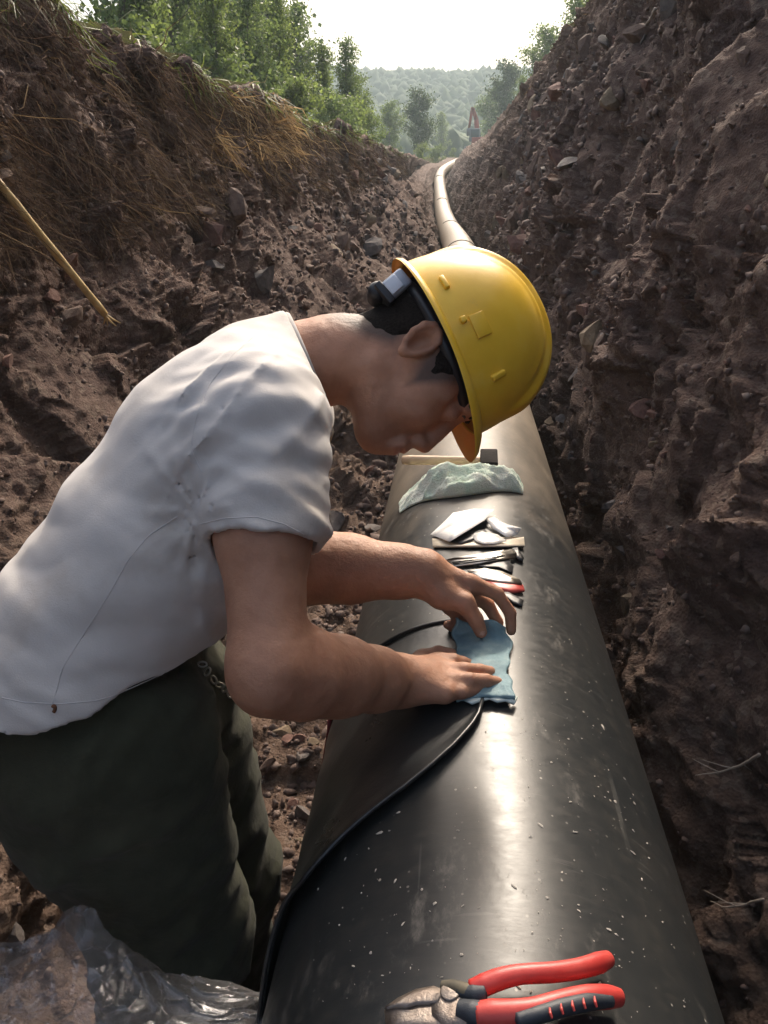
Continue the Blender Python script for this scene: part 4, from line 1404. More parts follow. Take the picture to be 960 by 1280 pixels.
# ---- pale green rag bunched over the crown of the pipe
ry = pipe_ty(575, 613)[1]
n_t, n_c = 150, 72
tl, tr = pipe_ty(503, 630)[0], pipe_ty(655, 630)[0]
top = np.zeros((n_t, n_c, 3))
for i in range(n_t):
    k = i / (n_t - 1)
    t_ = tl + (tr - tl) * k
    env = max(math.sin(math.pi * min(max(k * .96 + .02, 0), 1)), 0) ** .6
    hgt = np.interp(k, [0, .08, .22, .34, .45, .58, .70, .82, .93, 1], [.006, .010, .018, .036, .046, .036, .038, .030, .020, .008])
    wid = .028 + .042 * env
    for j in range(n_c):
        a = 2 * math.pi * j / n_c
        ca, sa = math.cos(a), math.sin(a)
        up = hgt * (max(sa, 0) ** .8) - .001 if sa > 0 else -.001
        yy = ry + .045 + wid * ca * (1 if sa >= 0 else .96) + .022 * math.sin(k * 7 + 1)
        top[i, j] = on_pipe(t_, yy, PR + .003 + up)
fl = top.reshape(-1, 3)
rad = fl - np.array([PX, 0, PZ]) * [1, 0, 1]; rad[:, 1] = 0; rr_ = np.linalg.norm(rad, axis=1); rad /= rr_[:, None]
ups = np.clip((rr_ - PR - .004) / .02, 0, 1)
fl = fl + rad * (ups * (.020 * pnoise(fl * np.array([10, 24, 10]), 95) - .030 * np.abs(pnoise((fl + .02 * np.sin(fl[:, [1, 2, 0]] * 30)) * np.array([9, 34, 9]), 96)) - .012 * np.abs(pnoise(fl * np.array([24, 60, 24]), 98)) + .012 + .0015 * pnoise(fl * 130, 97)))[:, None]
RAG = M('green_terry_rag', rough=.95, ramp=[(.32, (.46, .68, .50)), (.46, (.68, .80, .64)), (.62, (.80, .83, .70)), (.8, (.60, .58, .45))], scale=13, bump=.7, bscale=240, sheen=.4)
mb = MB(); mb.add(fl, [tuple(q) for q in grid_quads(n_t, n_c, True)])
for e_ in (0, n_t - 1):
    c_i = mb.n; mb.add([fl.reshape(n_t, n_c, 3)[e_].mean(0)])
    for j in range(n_c):
        t3 = (c_i, e_ * n_c + j, e_ * n_c + (j + 1) % n_c)
        mb.T.append(t3 if e_ else t3[::-1])
rag = mb.build('rag', RAG); tag(rag, 'pale green terry rag bunched over the top of the pipe', 'rag')

# ---- scraps and blades laid out on the pipe
def flat_piece(name, pix, hs, thick, mat, parent=None, origin=None, bend=0.0):
    """thin slab: outline given on the pipe's surface, corner heights hs"""
    pix = np.array(pix, float); n = len(pix)
    hs = np.broadcast_to(np.asarray(hs, float), (n,))
    P_ = []; N_ = []
    sub = 5
    for k in range(n):
        for q in range(sub):
            t_ = q / sub
            a = pix[k] * (1 - t_) + pix[(k + 1) % n] * t_; h_ = hs[k] * (1 - t_) + hs[(k + 1) % n] * t_
            p_, nn = pipe_hit(a[0], a[1], PR + h_ + thick); P_.append(p_); N_.append(nn)
    P_ = np.array(P_); N_ = np.array(N_)
    m_ = len(P_)
    cpx = pix.mean(0); pc, nc = pipe_hit(cpx[0], cpx[1], PR + hs.mean() + thick + bend)
    mid = .5 * P_ + .5 * pc
    midn = norm(N_.mean(0))
    V_ = np.concatenate([P_, mid + N_ * bend * .5, [pc], P_ - N_ * thick, mid - N_ * thick, [pc - nc * thick]])
    Q_, T_ = [], []
    o_ = 2 * m_ + 1
    for k in range(m_):
        k2 = (k + 1) % m_
        Q_ += [(k, k2, m_ + k2, m_ + k), (o_ + k2, o_ + k, o_ + m_ + k, o_ + m_ + k2), (k2, k, o_ + k, o_ + k2)]
        T_ += [(m_ + k, m_ + k2, 2 * m_), (o_ + m_ + k2, o_ + m_ + k, o_ + 2 * m_)]
    mb = MB(); mb.add(V_ if origin is None else V_ - origin, Q_, T_)
    return mb.build(name, mat, parent, smooth=False)
PAPER = M('white_paper', (.80, .80, .79), .5, var=(.74, .72, .68), scale=9, bump=.15, bscale=25)
FOIL = M('glossy_film_scrap', (.72, .72, .70), .22, var=(.60, .58, .54), scale=12, bump=.4, bscale=30, spec=.7)
PALEW = M('pale_wood_slat', rough=.5, ramp=[(.3, (.58, .50, .38)), (.7, (.70, .63, .52))], scale=10, stretch=(1, 8, 8))
STEEL = M('blade_steel', (.50, .48, .44), .30, metal=1.0, var=(.34, .30, .26), scale=18, bump=.05, bscale=60)
BLACKP = M('black_grip', (.018, .018, .02), .45)
REDP = M('red_grip', (.42, .05, .045), .42, var=(.52, .10, .08), scale=20)
tag(flat_piece('paper_scrap', [(538, 668), (552, 655), (566, 641), (592, 636), (617, 637), (606, 650), (588, 661), (562, 677)], [.004, .012, .016, .012, .010, .020, .022, .014], .0005, PAPER, bend=.0015), 'largest white paper scrap, nearest the green rag', 'paper')
tag(flat_piece('film_scrap', [(606, 648), (618, 646), (634, 655), (652, 660), (647, 668), (634, 672), (616, 660)], [.012, .014, .012, .018, .006, .003, .006], .0005, FOIL, bend=.0015), 'shiny curled film scrap right of the large paper scrap', 'scrap')
tag(flat_piece('film_scrap', [(590, 668), (603, 664), (622, 668), (634, 676), (618, 680), (604, 680), (594, 676)], [.010, .015, .012, .009, .009, .011, .010], .0005, FOIL, bend=.0015), 'small crumpled scrap lying on the pale slat', 'scrap')
tag(flat_piece('dark_film', [(560, 676), (580, 664), (606, 662), (612, 668), (594, 674), (575, 680)], [.006, .010, .012, .008, .008, .007], .0005, BLACKP, bend=.0015), 'black film strip curled under the white paper scrap', 'film')
tag(flat_piece('wooden_slat', [(540, 673), (655, 671), (656, 682), (541, 683)], [.003, .006, .006, .003], .003, PALEW), 'straight pale slat lying across the pipe', 'slat')
def knife(label, name, blade, grip, gm, hb, hg, tg):
    o_c = pipe_hit(*np.array(blade).mean(0))[0]
    r_ = empty(name, label, 'knife' if 'knife' in name else 'scraper', loc=tuple(o_c))
    flat_piece('blade', blade, hb, .0018, STEEL, r_, o_c)
    flat_piece('grip', grip, hg, tg, gm, r_, o_c, bend=.002)
    return r_
k1 = knife('steel scraper with black tip lying just below the pale slat', 'scraper', [(552, 700), (585, 694), (640, 686), (646, 691), (645, 697), (600, 704), (558, 709)], [(640, 685), (647, 684), (655, 697), (654, 701), (646, 697)], BLACKP, [.004, .008, .010, .010, .007, .005, .003], [.006, .008, .004, .003, .004], .004)
flat_piece('slot', [(565, 702), (610, 697), (630, 693), (632, 695), (612, 700), (566, 705)], [.0075, .0105, .0125, .0110, .0085, .0070], .0006, BLACKP, k1, np.array(k1.location))
knife('bright knife with red lower edge and grip, nearest the far hand', 'putty_knife', [(584, 713), (606, 710), (628, 714), (650, 724), (653, 730), (622, 727), (596, 722)], [(604, 725), (630, 728), (654, 731), (656, 738), (640, 740), (616, 735)], REDP, [.006, .012, .013, .012, .010, .009, .007], [.004, .005, .006, .004, .003, .003], .0035)
tag(flat_piece('cutter', [(590, 703), (622, 697), (636, 700), (642, 708), (641, 716), (624, 709), (600, 708)], [.002, .004, .004, .003, .002, .002, .002], .002, BLACKP), 'dark cutter lying between the scraper and the red knife', 'cutter')
tag(flat_piece('knife_shadow_strip', [(624, 739), (636, 740), (655, 750), (653, 757), (642, 753)], [.003, .004, .003, .002, .002], .003, BLACKP), 'short dark strip standing in for the shadow of the red knife, right of the far hand', 'strip')  # black slab added in place of the shadow the red knife casts

# ---- pliers in the foreground
PSTEEL = M('plier_steel', (.38, .33, .29), .42, metal=.85, var=(.20, .16, .135), scale=40, detail=8, bump=.35, bscale=70)
PRED = M('plier_red', (.47, .035, .030), .38, var=(.56, .075, .06), scale=30, bump=.08, bscale=90, spec=.45)
PDARK = M('plier_dark_insert', (.020, .026, .034), .5, var=(.035, .04, .05), scale=30, bump=.15, bscale=120)
PRUB = M('plier_dirty_collar', (.13, .11, .07), .7, var=(.05, .045, .035), scale=40)
pl_o = PH(562, 1250, .012)
pliers = empty('pliers', 'red and black handled steel combination pliers lying on the near pipe', 'pliers', loc=tuple(pl_o))
def slab(name, pix, h0_, th_, mat, parent=pliers):
    return flat_piece(name, pix, [h0_] * len(pix), th_, mat, parent, pl_o, bend=.0008)
slab('jaw', [(481, 1259), (497, 1247), (520, 1236), (542, 1232), (556, 1238), (546, 1252), (520, 1254), (506, 1258), (494, 1257)], .006, .009, PSTEEL)
slab('jaw', [(480, 1262), (494, 1260), (508, 1261), (522, 1256), (546, 1254), (572, 1258), (580, 1272), (566, 1283), (530, 1284), (482, 1281)], .003, .009, PSTEEL)
slab('joint', [(538, 1240), (556, 1231), (580, 1236), (596, 1248), (598, 1266), (580, 1281), (556, 1283), (540, 1268)], .004, .0095, PSTEEL)
pc_, pn_ = pipe_hit(566, 1255)
V_, Q_, T_ = tube([pc_ + pn_ * h_ - pl_o for h_ in (.008, .0155, .0162, .0164)], [.0085, .0085, .0075, .0008], 24); MB().add(V_, Q_, T_).build('pivot', PSTEEL, pliers)
def grip(pix, hs, rad, name, mat, lift=0, fl_=.75):
    pts = [PH(q[0], q[1], h_) - pl_o for q, h_ in zip(pix, hs)]
    # dense smooth path
    pts = np.array(pts); t_ = np.linspace(0, 1, len(pts)); tt_ = np.linspace(0, 1, 36)
    pts = np.stack([np.interp(tt_, t_, pts[:, k]) for k in range(3)], 1)
    for _ in range(6): pts[1:-1] = .5 * pts[1:-1] + .25 * (pts[:-2] + pts[2:])
    rr_ = np.interp(tt_, np.linspace(0, 1, len(rad)), rad)
    V_, Q_, T_ = tube(pts, rr_, 16, flat=(UPV, 1.0)); MB().add(V_, Q_, T_).build(name, mat, pliers)
grip([(552, 1233), (566, 1234), (582, 1240), (592, 1243)], [.012, .012, .013, .013], [.0045, .0062, .0072, .0066], 'collar', PRUB)
grip([(572, 1240), (592, 1243), (606, 1242)], [.012, .013, .013], [.006, .0080, .0080], 'collar', PDARK)
grip([(588, 1236), (604, 1232), (622, 1224), (650, 1217), (690, 1216), (725, 1211), (750, 1203), (760, 1199)], [.013, .014, .016, .018, .018, .018, .017, .016], [.0070, .0090, .0088, .0080, .0082, .0084, .0088, .0072], 'handle', PRED)
grip([(574, 1262), (590, 1266), (606, 1268)], [.012, .013, .013], [.0080, .0098, .0098], 'collar', PDARK)
grip([(596, 1268), (614, 1267), (640, 1266), (668, 1263), (700, 1253), (735, 1246), (762, 1246), (774, 1247)], [.013, .014, .016, .018, .018, .018, .017, .016], [.0095, .0108, .0100, .0094, .0094, .0098, .0094, .0074], 'handle', PRED)
grip([(646, 1275), (672, 1269), (700, 1260), (735, 1252), (764, 1251)], [.0195, .0215, .0220, .0220, .0205], [.0055, .0068, .0070, .0070, .0050], 'grip_insert', PDARK)
for (x0, y0) in ((688, 1267), (702, 1262), (716, 1258), (730, 1255), (744, 1253)):
    grip([(x0 - 1, y0 - 7), (x0, y0), (x0 + 2, y0 + 6)], [.0278, .0286, .0268], [.0009, .0012, .0009], 'grip_rib', PRED)

# ---- chips and flecks fallen on the pipe
rg = np.random.default_rng(77)
mb = MB()
cnt = 0
while cnt < 240:
    px_, py_ = rg.uniform(380, 880), rg.uniform(800, 1275)
    t_ = px_ - (578 + .0345 * (py_ - 240)); hw = .2765 * (py_ - 240)
    if abs(t_) > hw * .9: continue
    if px_ < 640 and rg.random() < .75: continue
    if py_ < 900 and px_ < 650: continue
    p_, n_ = pipe_hit(px_, py_)
    e1_ = norm(np.cross(n_, rg.normal(size=3))); e2_ = np.cross(n_, e1_)
    s_ = .0004 + .0019 * rg.random() ** 4
    el = 1 + 2.2 * rg.random() ** 2
    nv = 6
    ring = [p_ + n_ * (.0004 + .0008 * rg.random()) + (e1_ * math.cos(k * 2 * math.pi / nv) * el + e2_ * math.sin(k * 2 * math.pi / nv)) * s_ * rg.uniform(.6, 1.2) for k in range(nv)]
    mb.add(ring + [p_ + n_ * (.0012 + .5 * s_)], [], [(k, (k + 1) % nv, nv) for k in range(nv)])
    cnt += 1
fk = mb.build('pale_flecks', M('pale_fleck', (.32, .29, .25), .9, var=(.50, .46, .40), scale=90), None, smooth=False)
tag(fk, 'pale dry chips scattered over the near pipe', 'chips', kind='stuff')

# ---- clear plastic film over the heap at the lower left
def film_mat():
    m = bpy.data.materials.new('clear_film'); m.use_nodes = True
    N, L = m.node_tree.nodes, m.node_tree.links
    for n_ in list(N):
        if n_.type != 'OUTPUT_MATERIAL': N.remove(n_)
    out = [n_ for n_ in N if n_.type == 'OUTPUT_MATERIAL'][0]
    tr_ = N.new('ShaderNodeBsdfTransparent'); tr_.inputs[0].default_value = (.93, .94, .95, 1)
    gl = N.new('ShaderNodeBsdfGlossy'); gl.inputs['Roughness'].default_value = .24; gl.inputs[0].default_value = (.95, .96, 1, 1)
    df = N.new('ShaderNodeBsdfDiffuse'); df.inputs[0].default_value = (.85, .86, .88, 1)
    tl_ = N.new('ShaderNodeBsdfTranslucent'); tl_.inputs[0].default_value = (.85, .86, .88, 1)
    lw = N.new('ShaderNodeLayerWeight'); lw.inputs[0].default_value = .42
    tc = N.new('ShaderNodeTexCoord')
    nz = N.new('ShaderNodeTexNoise'); nz.inputs['Scale'].default_value = 26; nz.inputs['Detail'].default_value = 5; nz.inputs['Distortion'].default_value = 1.2
    L.new(tc.outputs['Object'], nz.inputs['Vector'])
    bp = N.new('ShaderNodeBump'); bp.inputs['Strength'].default_value = .25; bp.inputs['Distance'].default_value = .008
    L.new(nz.outputs[0], bp.inputs['Height'])
    for n_ in (gl, lw): L.new(bp.outputs[0], n_.inputs['Normal'])
    m0 = N.new('ShaderNodeMixShader'); L.new(df.outputs[0], m0.inputs[1]); L.new(tl_.outputs[0], m0.inputs[2]); m0.inputs[0].default_value = .6
    m1 = N.new('ShaderNodeMixShader'); m1.inputs[0].default_value = .27
    L.new(tr_.outputs[0], m1.inputs[1]); L.new(m0.outputs[0], m1.inputs[2])
    m2 = N.new('ShaderNodeMixShader')
    mr = N.new('ShaderNodeMapRange'); mr.inputs[1].default_value = 0; mr.inputs[2].default_value = 1; mr.inputs[3].default_value = .03; mr.inputs[4].default_value = .55
    L.new(lw.outputs['Facing'], mr.inputs[0]); L.new(mr.outputs[0], m2.inputs[0])
    L.new(m1.outputs[0], m2.inputs[1]); L.new(gl.outputs[0], m2.inputs[2])
    L.new(m2.outputs[0], out.inputs[0])
    return m
FILM = film_mat()
n_u, n_v = 230, 140
topl = [(-40, 1190), (20, 1186), (60, 1170), (85, 1146), (104, 1138), (122, 1144), (133, 1166), (150, 1184), (176, 1198), (206, 1218), (240, 1226), (290, 1238), (330, 1248), (346, 1256)]
botl = [(-40, 1330), (346, 1330)]
tp = np.array(topl, float)
V = np.zeros((n_u, n_v, 3))
for i in range(n_u):
    u = i / (n_u - 1); s_ = u * (len(tp) - 1)
    tx_ = np.interp(s_, range(len(tp)), tp[:, 0]); ty_ = np.interp(s_, range(len(tp)), tp[:, 1])
    for j in range(n_v):
        v = j / (n_v - 1)
        px_ = tx_ * (1 - v) + (-40 + 386 * u) * v; py_ = ty_ + (1335 - ty_) * v
        d_ = (1.0 + .03 * math.sin(u * 9)) * (1 - v) + .80 * v
        V[i, j] = P(px_, py_, d_)
fl = V.reshape(-1, 3)
wq = fl + .05 * np.stack([pnoise(fl * 9, 101), pnoise(fl * 9, 102), pnoise(fl * 9, 103)], 1)
cr = .016 * facets((wq * np.array([11, 13, 11])).astype(np.float32), 107)[0] + .007 * facets((wq * 27).astype(np.float32), 108)[0] + .016 * (1 - np.abs(pnoise(wq * np.array([7, 9, 7]), 104)) * 2) + .006 * (1 - np.abs(pnoise(wq * 17, 105)) * 2)
hold = np.repeat(np.ones(n_u)[:, None], n_v, 1)
fl = fl + (norm(-.6 * FWD + .8 * UPV))[None] * (cr)[:, None]
film = obj('plastic_film', mesh_np('plastic_film', fl, grid_quads(n_u, n_v), None, FILM))
tag(film, "crumpled clear plastic film heaped beside the man's trouser leg", 'plastic film')

# ---- split bamboo stick leaning on the left bank
e1_, _ = terr_hit(138, 401)
e0_, _ = terr_hit(-8, 222)
d1 = np.dot(e1_ - CAM, FWD)
d0_ = min(np.dot(terr_hit(qx, qy)[0] - CAM, FWD) / k_ for qx, qy, k_ in ((-8, 222, 1.0), (30, 268, 1.0), (70, 318, 1.0)))
s1, s0 = P(140, 404, d1 * .94), P(-10, 218, min(d0_ * .975, d1 * .94))
BAM = M('bamboo', rough=.5, ramp=[(.3, (.40, .25, .09)), (.5, (.52, .36, .15)), (.7, (.60, .45, .22))], scale=9, stretch=(3, 3, 3), bump=.15, bscale=80)
stick = empty('bamboo_stick', 'yellow split bamboo stick leaning against the left trench bank', 'stick', loc=tuple(s1))
rs = .0040 * d1 / 1.0
pts = [s0 + (s1 - s0) * k for k in np.linspace(0, .93, 12)]
rad = [rs * (1.12 if i % 4 == 2 else 1.0) for i in range(12)]
V_, Q_, T_ = tube(pts, rad, 12); MB().add(V_ - s1, Q_, T_).build('stem', BAM, stick)
for k in range(5):
    a_ = pts[-1] + (RGT * math.cos(k * 1.3) + UPV * math.sin(k * 1.3)) * rs * .55
    b2 = s1 + (RGT * (k - 2) * .010 + UPV * random.uniform(-.008, .008)) * d1 / 2
    V_, Q_, T_ = tube([a_ - (s1 - s0) * .03, a_ * .5 + b2 * .5, b2], [rs * .4, rs * .33, rs * .12], 6); MB().add(V_ - s1, Q_, T_).build('splinter', BAM, stick)

# ---- bare roots poking out of the right bank
ROOT = M('dry_root', (.24, .19, .15), .8, var=(.36, .30, .24), scale=20)
def root_on(pixs, r_, label):
    mains = [terr_hit(*q) for q in pixs]
    o0 = mains[0][0]
    rt = empty('root', label, 'root', loc=tuple(o0))
    pts = np.array([m_[0] + m_[1] * .012 - (m_[0] - CAM) * .02 for m_ in mains])
    t_ = np.linspace(0, 1, len(pts)); tt_ = np.linspace(0, 1, 24)
    pp_ = np.stack([np.interp(tt_, t_, pts[:, k]) for k in range(3)], 1)
    for _ in range(3): pp_[1:-1] = .5 * pp_[1:-1] + .25 * (pp_[:-2] + pp_[2:])
    pp_ += .003 * np.stack([pnoise(pp_ * 30, 111 + k) for k in range(3)], 1)
    V_, Q_, T_ = tube(pp_ - o0, np.linspace(r_, r_ * .3, 24), 7); MB().add(V_, Q_, T_).build('stem', ROOT, rt)
    for k in (6, 11, 16):
        dd = norm(pp_[k + 1] - pp_[k]); sd = norm(np.cross(dd, FWD)) * random.choice((-1, 1))
        br = [pp_[k], pp_[k] + (dd * .6 + sd * .5) * .02, pp_[k] + (dd * 1.1 + sd * 1.1) * .034]
        V_, Q_, T_ = tube(np.array(br) - o0, [r_ * .5, r_ * .35, r_ * .15], 6); MB().add(V_, Q_, T_).build('rootlet', ROOT, rt)
root_on([(955, 940), (930, 955), (905, 966), (870, 974)], .0032, 'pale bare root in the right bank, level with the near hand')
root_on([(958, 1132), (935, 1138), (910, 1140), (892, 1136)], .0024, 'thin bare root low in the right bank above the pliers')
root_on([(823, 10), (815, 24), (803, 38)], .010, 'broken root hanging high on the right bank near the top edge')

# ---- dark red cord between the man and the pipe
MB_ = MB().tube([P(412, 898, 1.36), P(411, 915, 1.37), P(408, 934, 1.39), P(404, 960, 1.42), P(398, 1000, 1.5)], .0035, 8)
tag(MB_.build('cord', M('dark_red_cord', (.16, .02, .025), .7)), 'dark red cord hanging beside the pipe below the bent elbow', 'cord')
# ================================================================ VEGETATION, FAR THINGS
def leaf_mat(name, c, tr=.5):
    m = bpy.data.materials.new(name); m.use_nodes = True
    N, L = m.node_tree.nodes, m.node_tree.links
    for n_ in list(N):
        if n_.type != 'OUTPUT_MATERIAL': N.remove(n_)
    out = [n_ for n_ in N if n_.type == 'OUTPUT_MATERIAL'][0]
    geo = N.new('ShaderNodeNewGeometry')
    rp = N.new('ShaderNodeValToRGB'); L.new(geo.outputs['Random Per Island'], rp.inputs[0])
    for e, k in zip(rp.color_ramp.elements, (.65, 1.35)): e.color = (c[0] * k, c[1] * k, c[2] * k, 1)
    df = N.new('ShaderNodeBsdfPrincipled'); df.inputs['Roughness'].default_value = .5; df.inputs['Specular IOR Level'].default_value = .3
    tl_ = N.new('ShaderNodeBsdfTranslucent')
    L.new(rp.outputs[0], df.inputs['Base Color'])
    br = N.new('ShaderNodeMix'); br.data_type = 'RGBA'; br.blend_type = 'MULTIPLY'; br.inputs[0].default_value = 1
    L.new(rp.outputs[0], br.inputs[6]); br.inputs[7].default_value = (1.35, 1.3, .85, 1)
    L.new(br.outputs[2], tl_.inputs[0])
    mx = N.new('ShaderNodeMixShader'); mx.inputs[0].default_value = tr
    L.new(df.outputs[0], mx.inputs[1]); L.new(tl_.outputs[0], mx.inputs[2]); L.new(mx.outputs[0], out.inputs[0])
    return m
LEAF1, LEAF2, LEAF3 = leaf_mat('poplar_leaf', (.135, .190, .085)), leaf_mat('dark_leaf', (.070, .105, .055), .4), leaf_mat('yellow_green_leaf', (.165, .22, .085))
BARK = M('bark', (.10, .085, .065), .9, var=(.17, .15, .12), scale=6, stretch=(4, 4, 1), bump=.5, bscale=20)
def leaves_mesh(name, centers, size, rg, mat, droop=.3):
    n = len(centers)
    d = rg.normal(size=(n, 3)); d[:, 2] -= droop; d /= np.linalg.norm(d, axis=1)[:, None]
    e = rg.normal(size=(n, 3)); s_ = np.cross(d, e); s_ /= np.linalg.norm(s_, axis=1)[:, None] + 1e-9
    L_ = size * (.6 + .8 * rg.random(n))[:, None]; W_ = L_ * .42
    nn_ = np.cross(d, s_)
    V_ = np.stack([centers, centers + d * L_ * .45 + s_ * W_ + nn_ * L_ * .06, centers + d * L_, centers + d * L_ * .45 - s_ * W_ + nn_ * L_ * .06], 1).reshape(-1, 3)
    Q_ = np.arange(n * 4).reshape(-1, 4)
    return mesh_np(name, V_, Q_, None, mat, False)
def tree_protos(seed, Ht, crown_r, base_frac, nb_, nl, leaf, mat, poplar=True):
    rg = np.random.default_rng(seed)
    mb = MB()
    zs = np.linspace(0, Ht * .96, 10)
    tk = np.stack([.04 * Ht * np.cumsum(rg.normal(size=10)) * .25, .04 * Ht * np.cumsum(rg.normal(size=10)) * .25, zs], 1)
    mb.tube(tk, np.linspace(.016 * Ht, .003 * Ht, 10), 7)
    cents = []
    for k in range(nb_):
        t_ = base_frac + (1 - base_frac) * (k + rg.random()) / nb_
        o_ = np.array([np.interp(t_ * Ht * .96, zs, tk[:, q]) for q in range(3)])
        az = rg.random() * 6.283
        prof = math.sin(math.pi * min(1, ((t_ - base_frac) / (1 - base_frac)) ** .65 * .93 + .07)) ** .8
        ln = crown_r * (.35 + .75 * prof) * rg.uniform(.55, 1.15)
        up_ = rg.uniform(.5, 1.1) if poplar else rg.uniform(.1, .7)
        dr = norm([math.cos(az), math.sin(az), up_])
        p1 = o_ + dr * ln * .55 + [0, 0, .03 * ln]; p2 = o_ + dr * ln + np.array([0, 0, .10 * ln])
        mb.tube([o_, p1, p2], [.006 * Ht * (1.1 - t_), .004 * Ht * (1.1 - t_), .0015 * Ht], 5, cap=False)
        m_ = int(nl / nb_ * (.5 + prof))
        tt_ = rg.uniform(.15, 1.1, m_)[:, None]
        cents.append(o_ + (p2 - o_) * tt_ + rg.normal(size=(m_, 3)) * (.09 + .05 * rg.random()) * crown_r * np.array([1, 1, .8]))
    tm = mesh_np('trunk', np.concatenate(mb.V), mb.Q, mb.T or None, BARK)
    cm = leaves_mesh('crown', np.concatenate(cents), leaf, rg, mat)
    return tm, cm
PROT = {'pop': [tree_protos(1, 5.0, 1.0, .12, 70, 5200, .095, LEAF1), tree_protos(2, 5.0, .85, .08, 70, 5200, .09, LEAF3), tree_protos(3, 5.0, 1.15, .15, 60, 4600, .10, LEAF1)],
        'broad': [tree_protos(4, 6.0, 1.9, .18, 60, 5000, .16, LEAF2, False), tree_protos(5, 6.0, 1.6, .12, 60, 5000, .15, LEAF1, False)],
        'bush': [tree_protos(6, 1.6, .8, .03, 30, 2200, .085, LEAF3, False), tree_protos(7, 1.6, .9, .03, 30, 2200, .08, LEAF1, False)]}
def tree(kind, v, px, d, top_py, label, group=None, name='young_tree', cat='tree', base_py=None):
    tp_ = P(px, top_py, d)
    gz = ground_z(tp_[0], tp_[1]) - .05
    if base_py is not None:
        gz = max(gz, P(px, base_py, d)[2]) if False else gz
    ht = max(tp_[2] - gz, .4)
    proto = PROT[kind][v]
    H0 = {'pop': 5.2, 'broad': 6.3, 'bush': 1.75}[kind]
    s_ = ht / H0
    r_ = empty(name, label, cat, group, loc=(tp_[0], tp_[1], gz))
    r_.rotation_euler = (0, 0, random.random() * 6.28)
    w_ = s_ if kind != 'pop' else max(s_, .55)
    r_.scale = (w_ * random.uniform(.9, 1.1), w_ * random.uniform(.9, 1.1), s_)
    obj('trunk', proto[0], r_); obj('crown', proto[1], r_)
    return r_
GL = 'young green trees along the left bank'
LB = 'leafy young green tree in the thicket along the left bank'
for i, (px, d, ty) in enumerate(((120, 9.5, -260), (165, 11, -180), (205, 12.5, -120), (240, 15, -110), (262, 12, -60), (300, 14, -40), (318, 19, -30), (345, 15, -25), (366, 20, -6), (225, 19, -200), (285, 22, -120), (190, 17, -160))):
    tree('pop', i % 3, px, d, ty, LB, GL)
tree('pop', 1, 402, 20, 48, 'young tree with ragged top against the sky, left of centre')
tree('pop', 0, 430, 23, 42, 'bright green tree at the right end of the left thicket')
tree('pop', 2, 448, 27, 92, 'small green tree low at the end of the left bank')
tree('broad', 0, 335, 24, -30, 'tall dark tree behind the left thicket')
GB = 'bushes on the lip of the left bank'
for i, (px, d, ty) in enumerate(((185, 10, 20), (235, 12, 45), (290, 13, 60), (330, 14.5, 75), (375, 16, 95), (415, 18, 110), (440, 21, 118), (460, 25, 135))):
    tree('bush', i % 2, px, d, ty, 'low green bush on the lip of the left bank', GB, 'bush', 'bush')
tree('broad', 0, 522, 62, 108, 'dark spreading tree in the middle distance beyond the left bank', name='broad_tree')
tree('broad', 1, 486, 58, 122, 'round pale green tree left of the dark spreading tree', name='broad_tree')
tree('pop', 1, 553, 110, 136, 'slim hazy tree right of the dark spreading tree')
tree('bush', 0, 528, 52, 178, 'small yellow-green shrub beyond the end of the left bank', name='bush', cat='bush')
tree('bush', 1, 548, 66, 180, 'bright shrub where the pipe bends', name='bush', cat='bush')
tree('bush', 0, 566, 82, 184, 'hazy shrub behind the bend of the pipe', name='bush', cat='bush')
tree('broad', 1, 612, 95, 108, 'hazy green tree behind the red excavator', name='broad_tree')
tree('broad', 0, 634, 70, 72, 'dark tree stepping up the right bank, lowest of three', name='broad_tree')
tree('pop', 0, 655, 48, 92, 'small feathery tree low on the right bank')
tree('broad', 1, 686, 40, 26, 'round tree standing alone against the sky on the right bank', name='broad_tree')
tree('pop', 2, 724, 26, -30, 'tree cut by the top edge above the right bank')
tree('pop', 1, 752, 22, -60, 'rightmost tree cut by the top edge on the right bank')

# ---- wooded hillside far off: one mass
rg = np.random.default_rng(5)
bm = bmesh.new(); bmesh.ops.create_icosphere(bm, subdivisions=1, radius=1)
bv = np.array([v.co[:] for v in bm.verts]); bf = np.array([[v.index for v in f.verts] for f in bm.faces]); bm.free()
Vs, Ts = [], []; nv = 0
for k in range(5200):
    y = rg.uniform(125, 480); x = (rg.uniform(-.24, .20) if k % 5 else rg.uniform(-.55, .55)) * y
    s_ = rg.uniform(1.0, 2.6)
    gz = ground_z(x, y)
    if rg.random() < .25 and y < 200: continue
    v_ = bv * (1 + .26 * rg.normal(size=(len(bv), 1))) * s_ * np.array([1, 1, rg.uniform(.9, 1.5)]) + np.array([x, y, gz + s_ * .5])
    Vs.append(v_); Ts.append(bf + nv); nv += len(bv)
forest = obj('distant_wood', mesh_np('distant_wood', np.concatenate(Vs), None, np.concatenate(Ts), M('distant_foliage', ramp=[(.3, (.03, .05, .022)), (.5, (.045, .075, .028)), (.7, (.07, .10, .035))], scale=.4, detail=8, rough=.9, bump=1.0, bscale=1.5), smooth=True))
tag(forest, 'hazy wooded hillside closing the valley', 'woodland', kind='stuff')

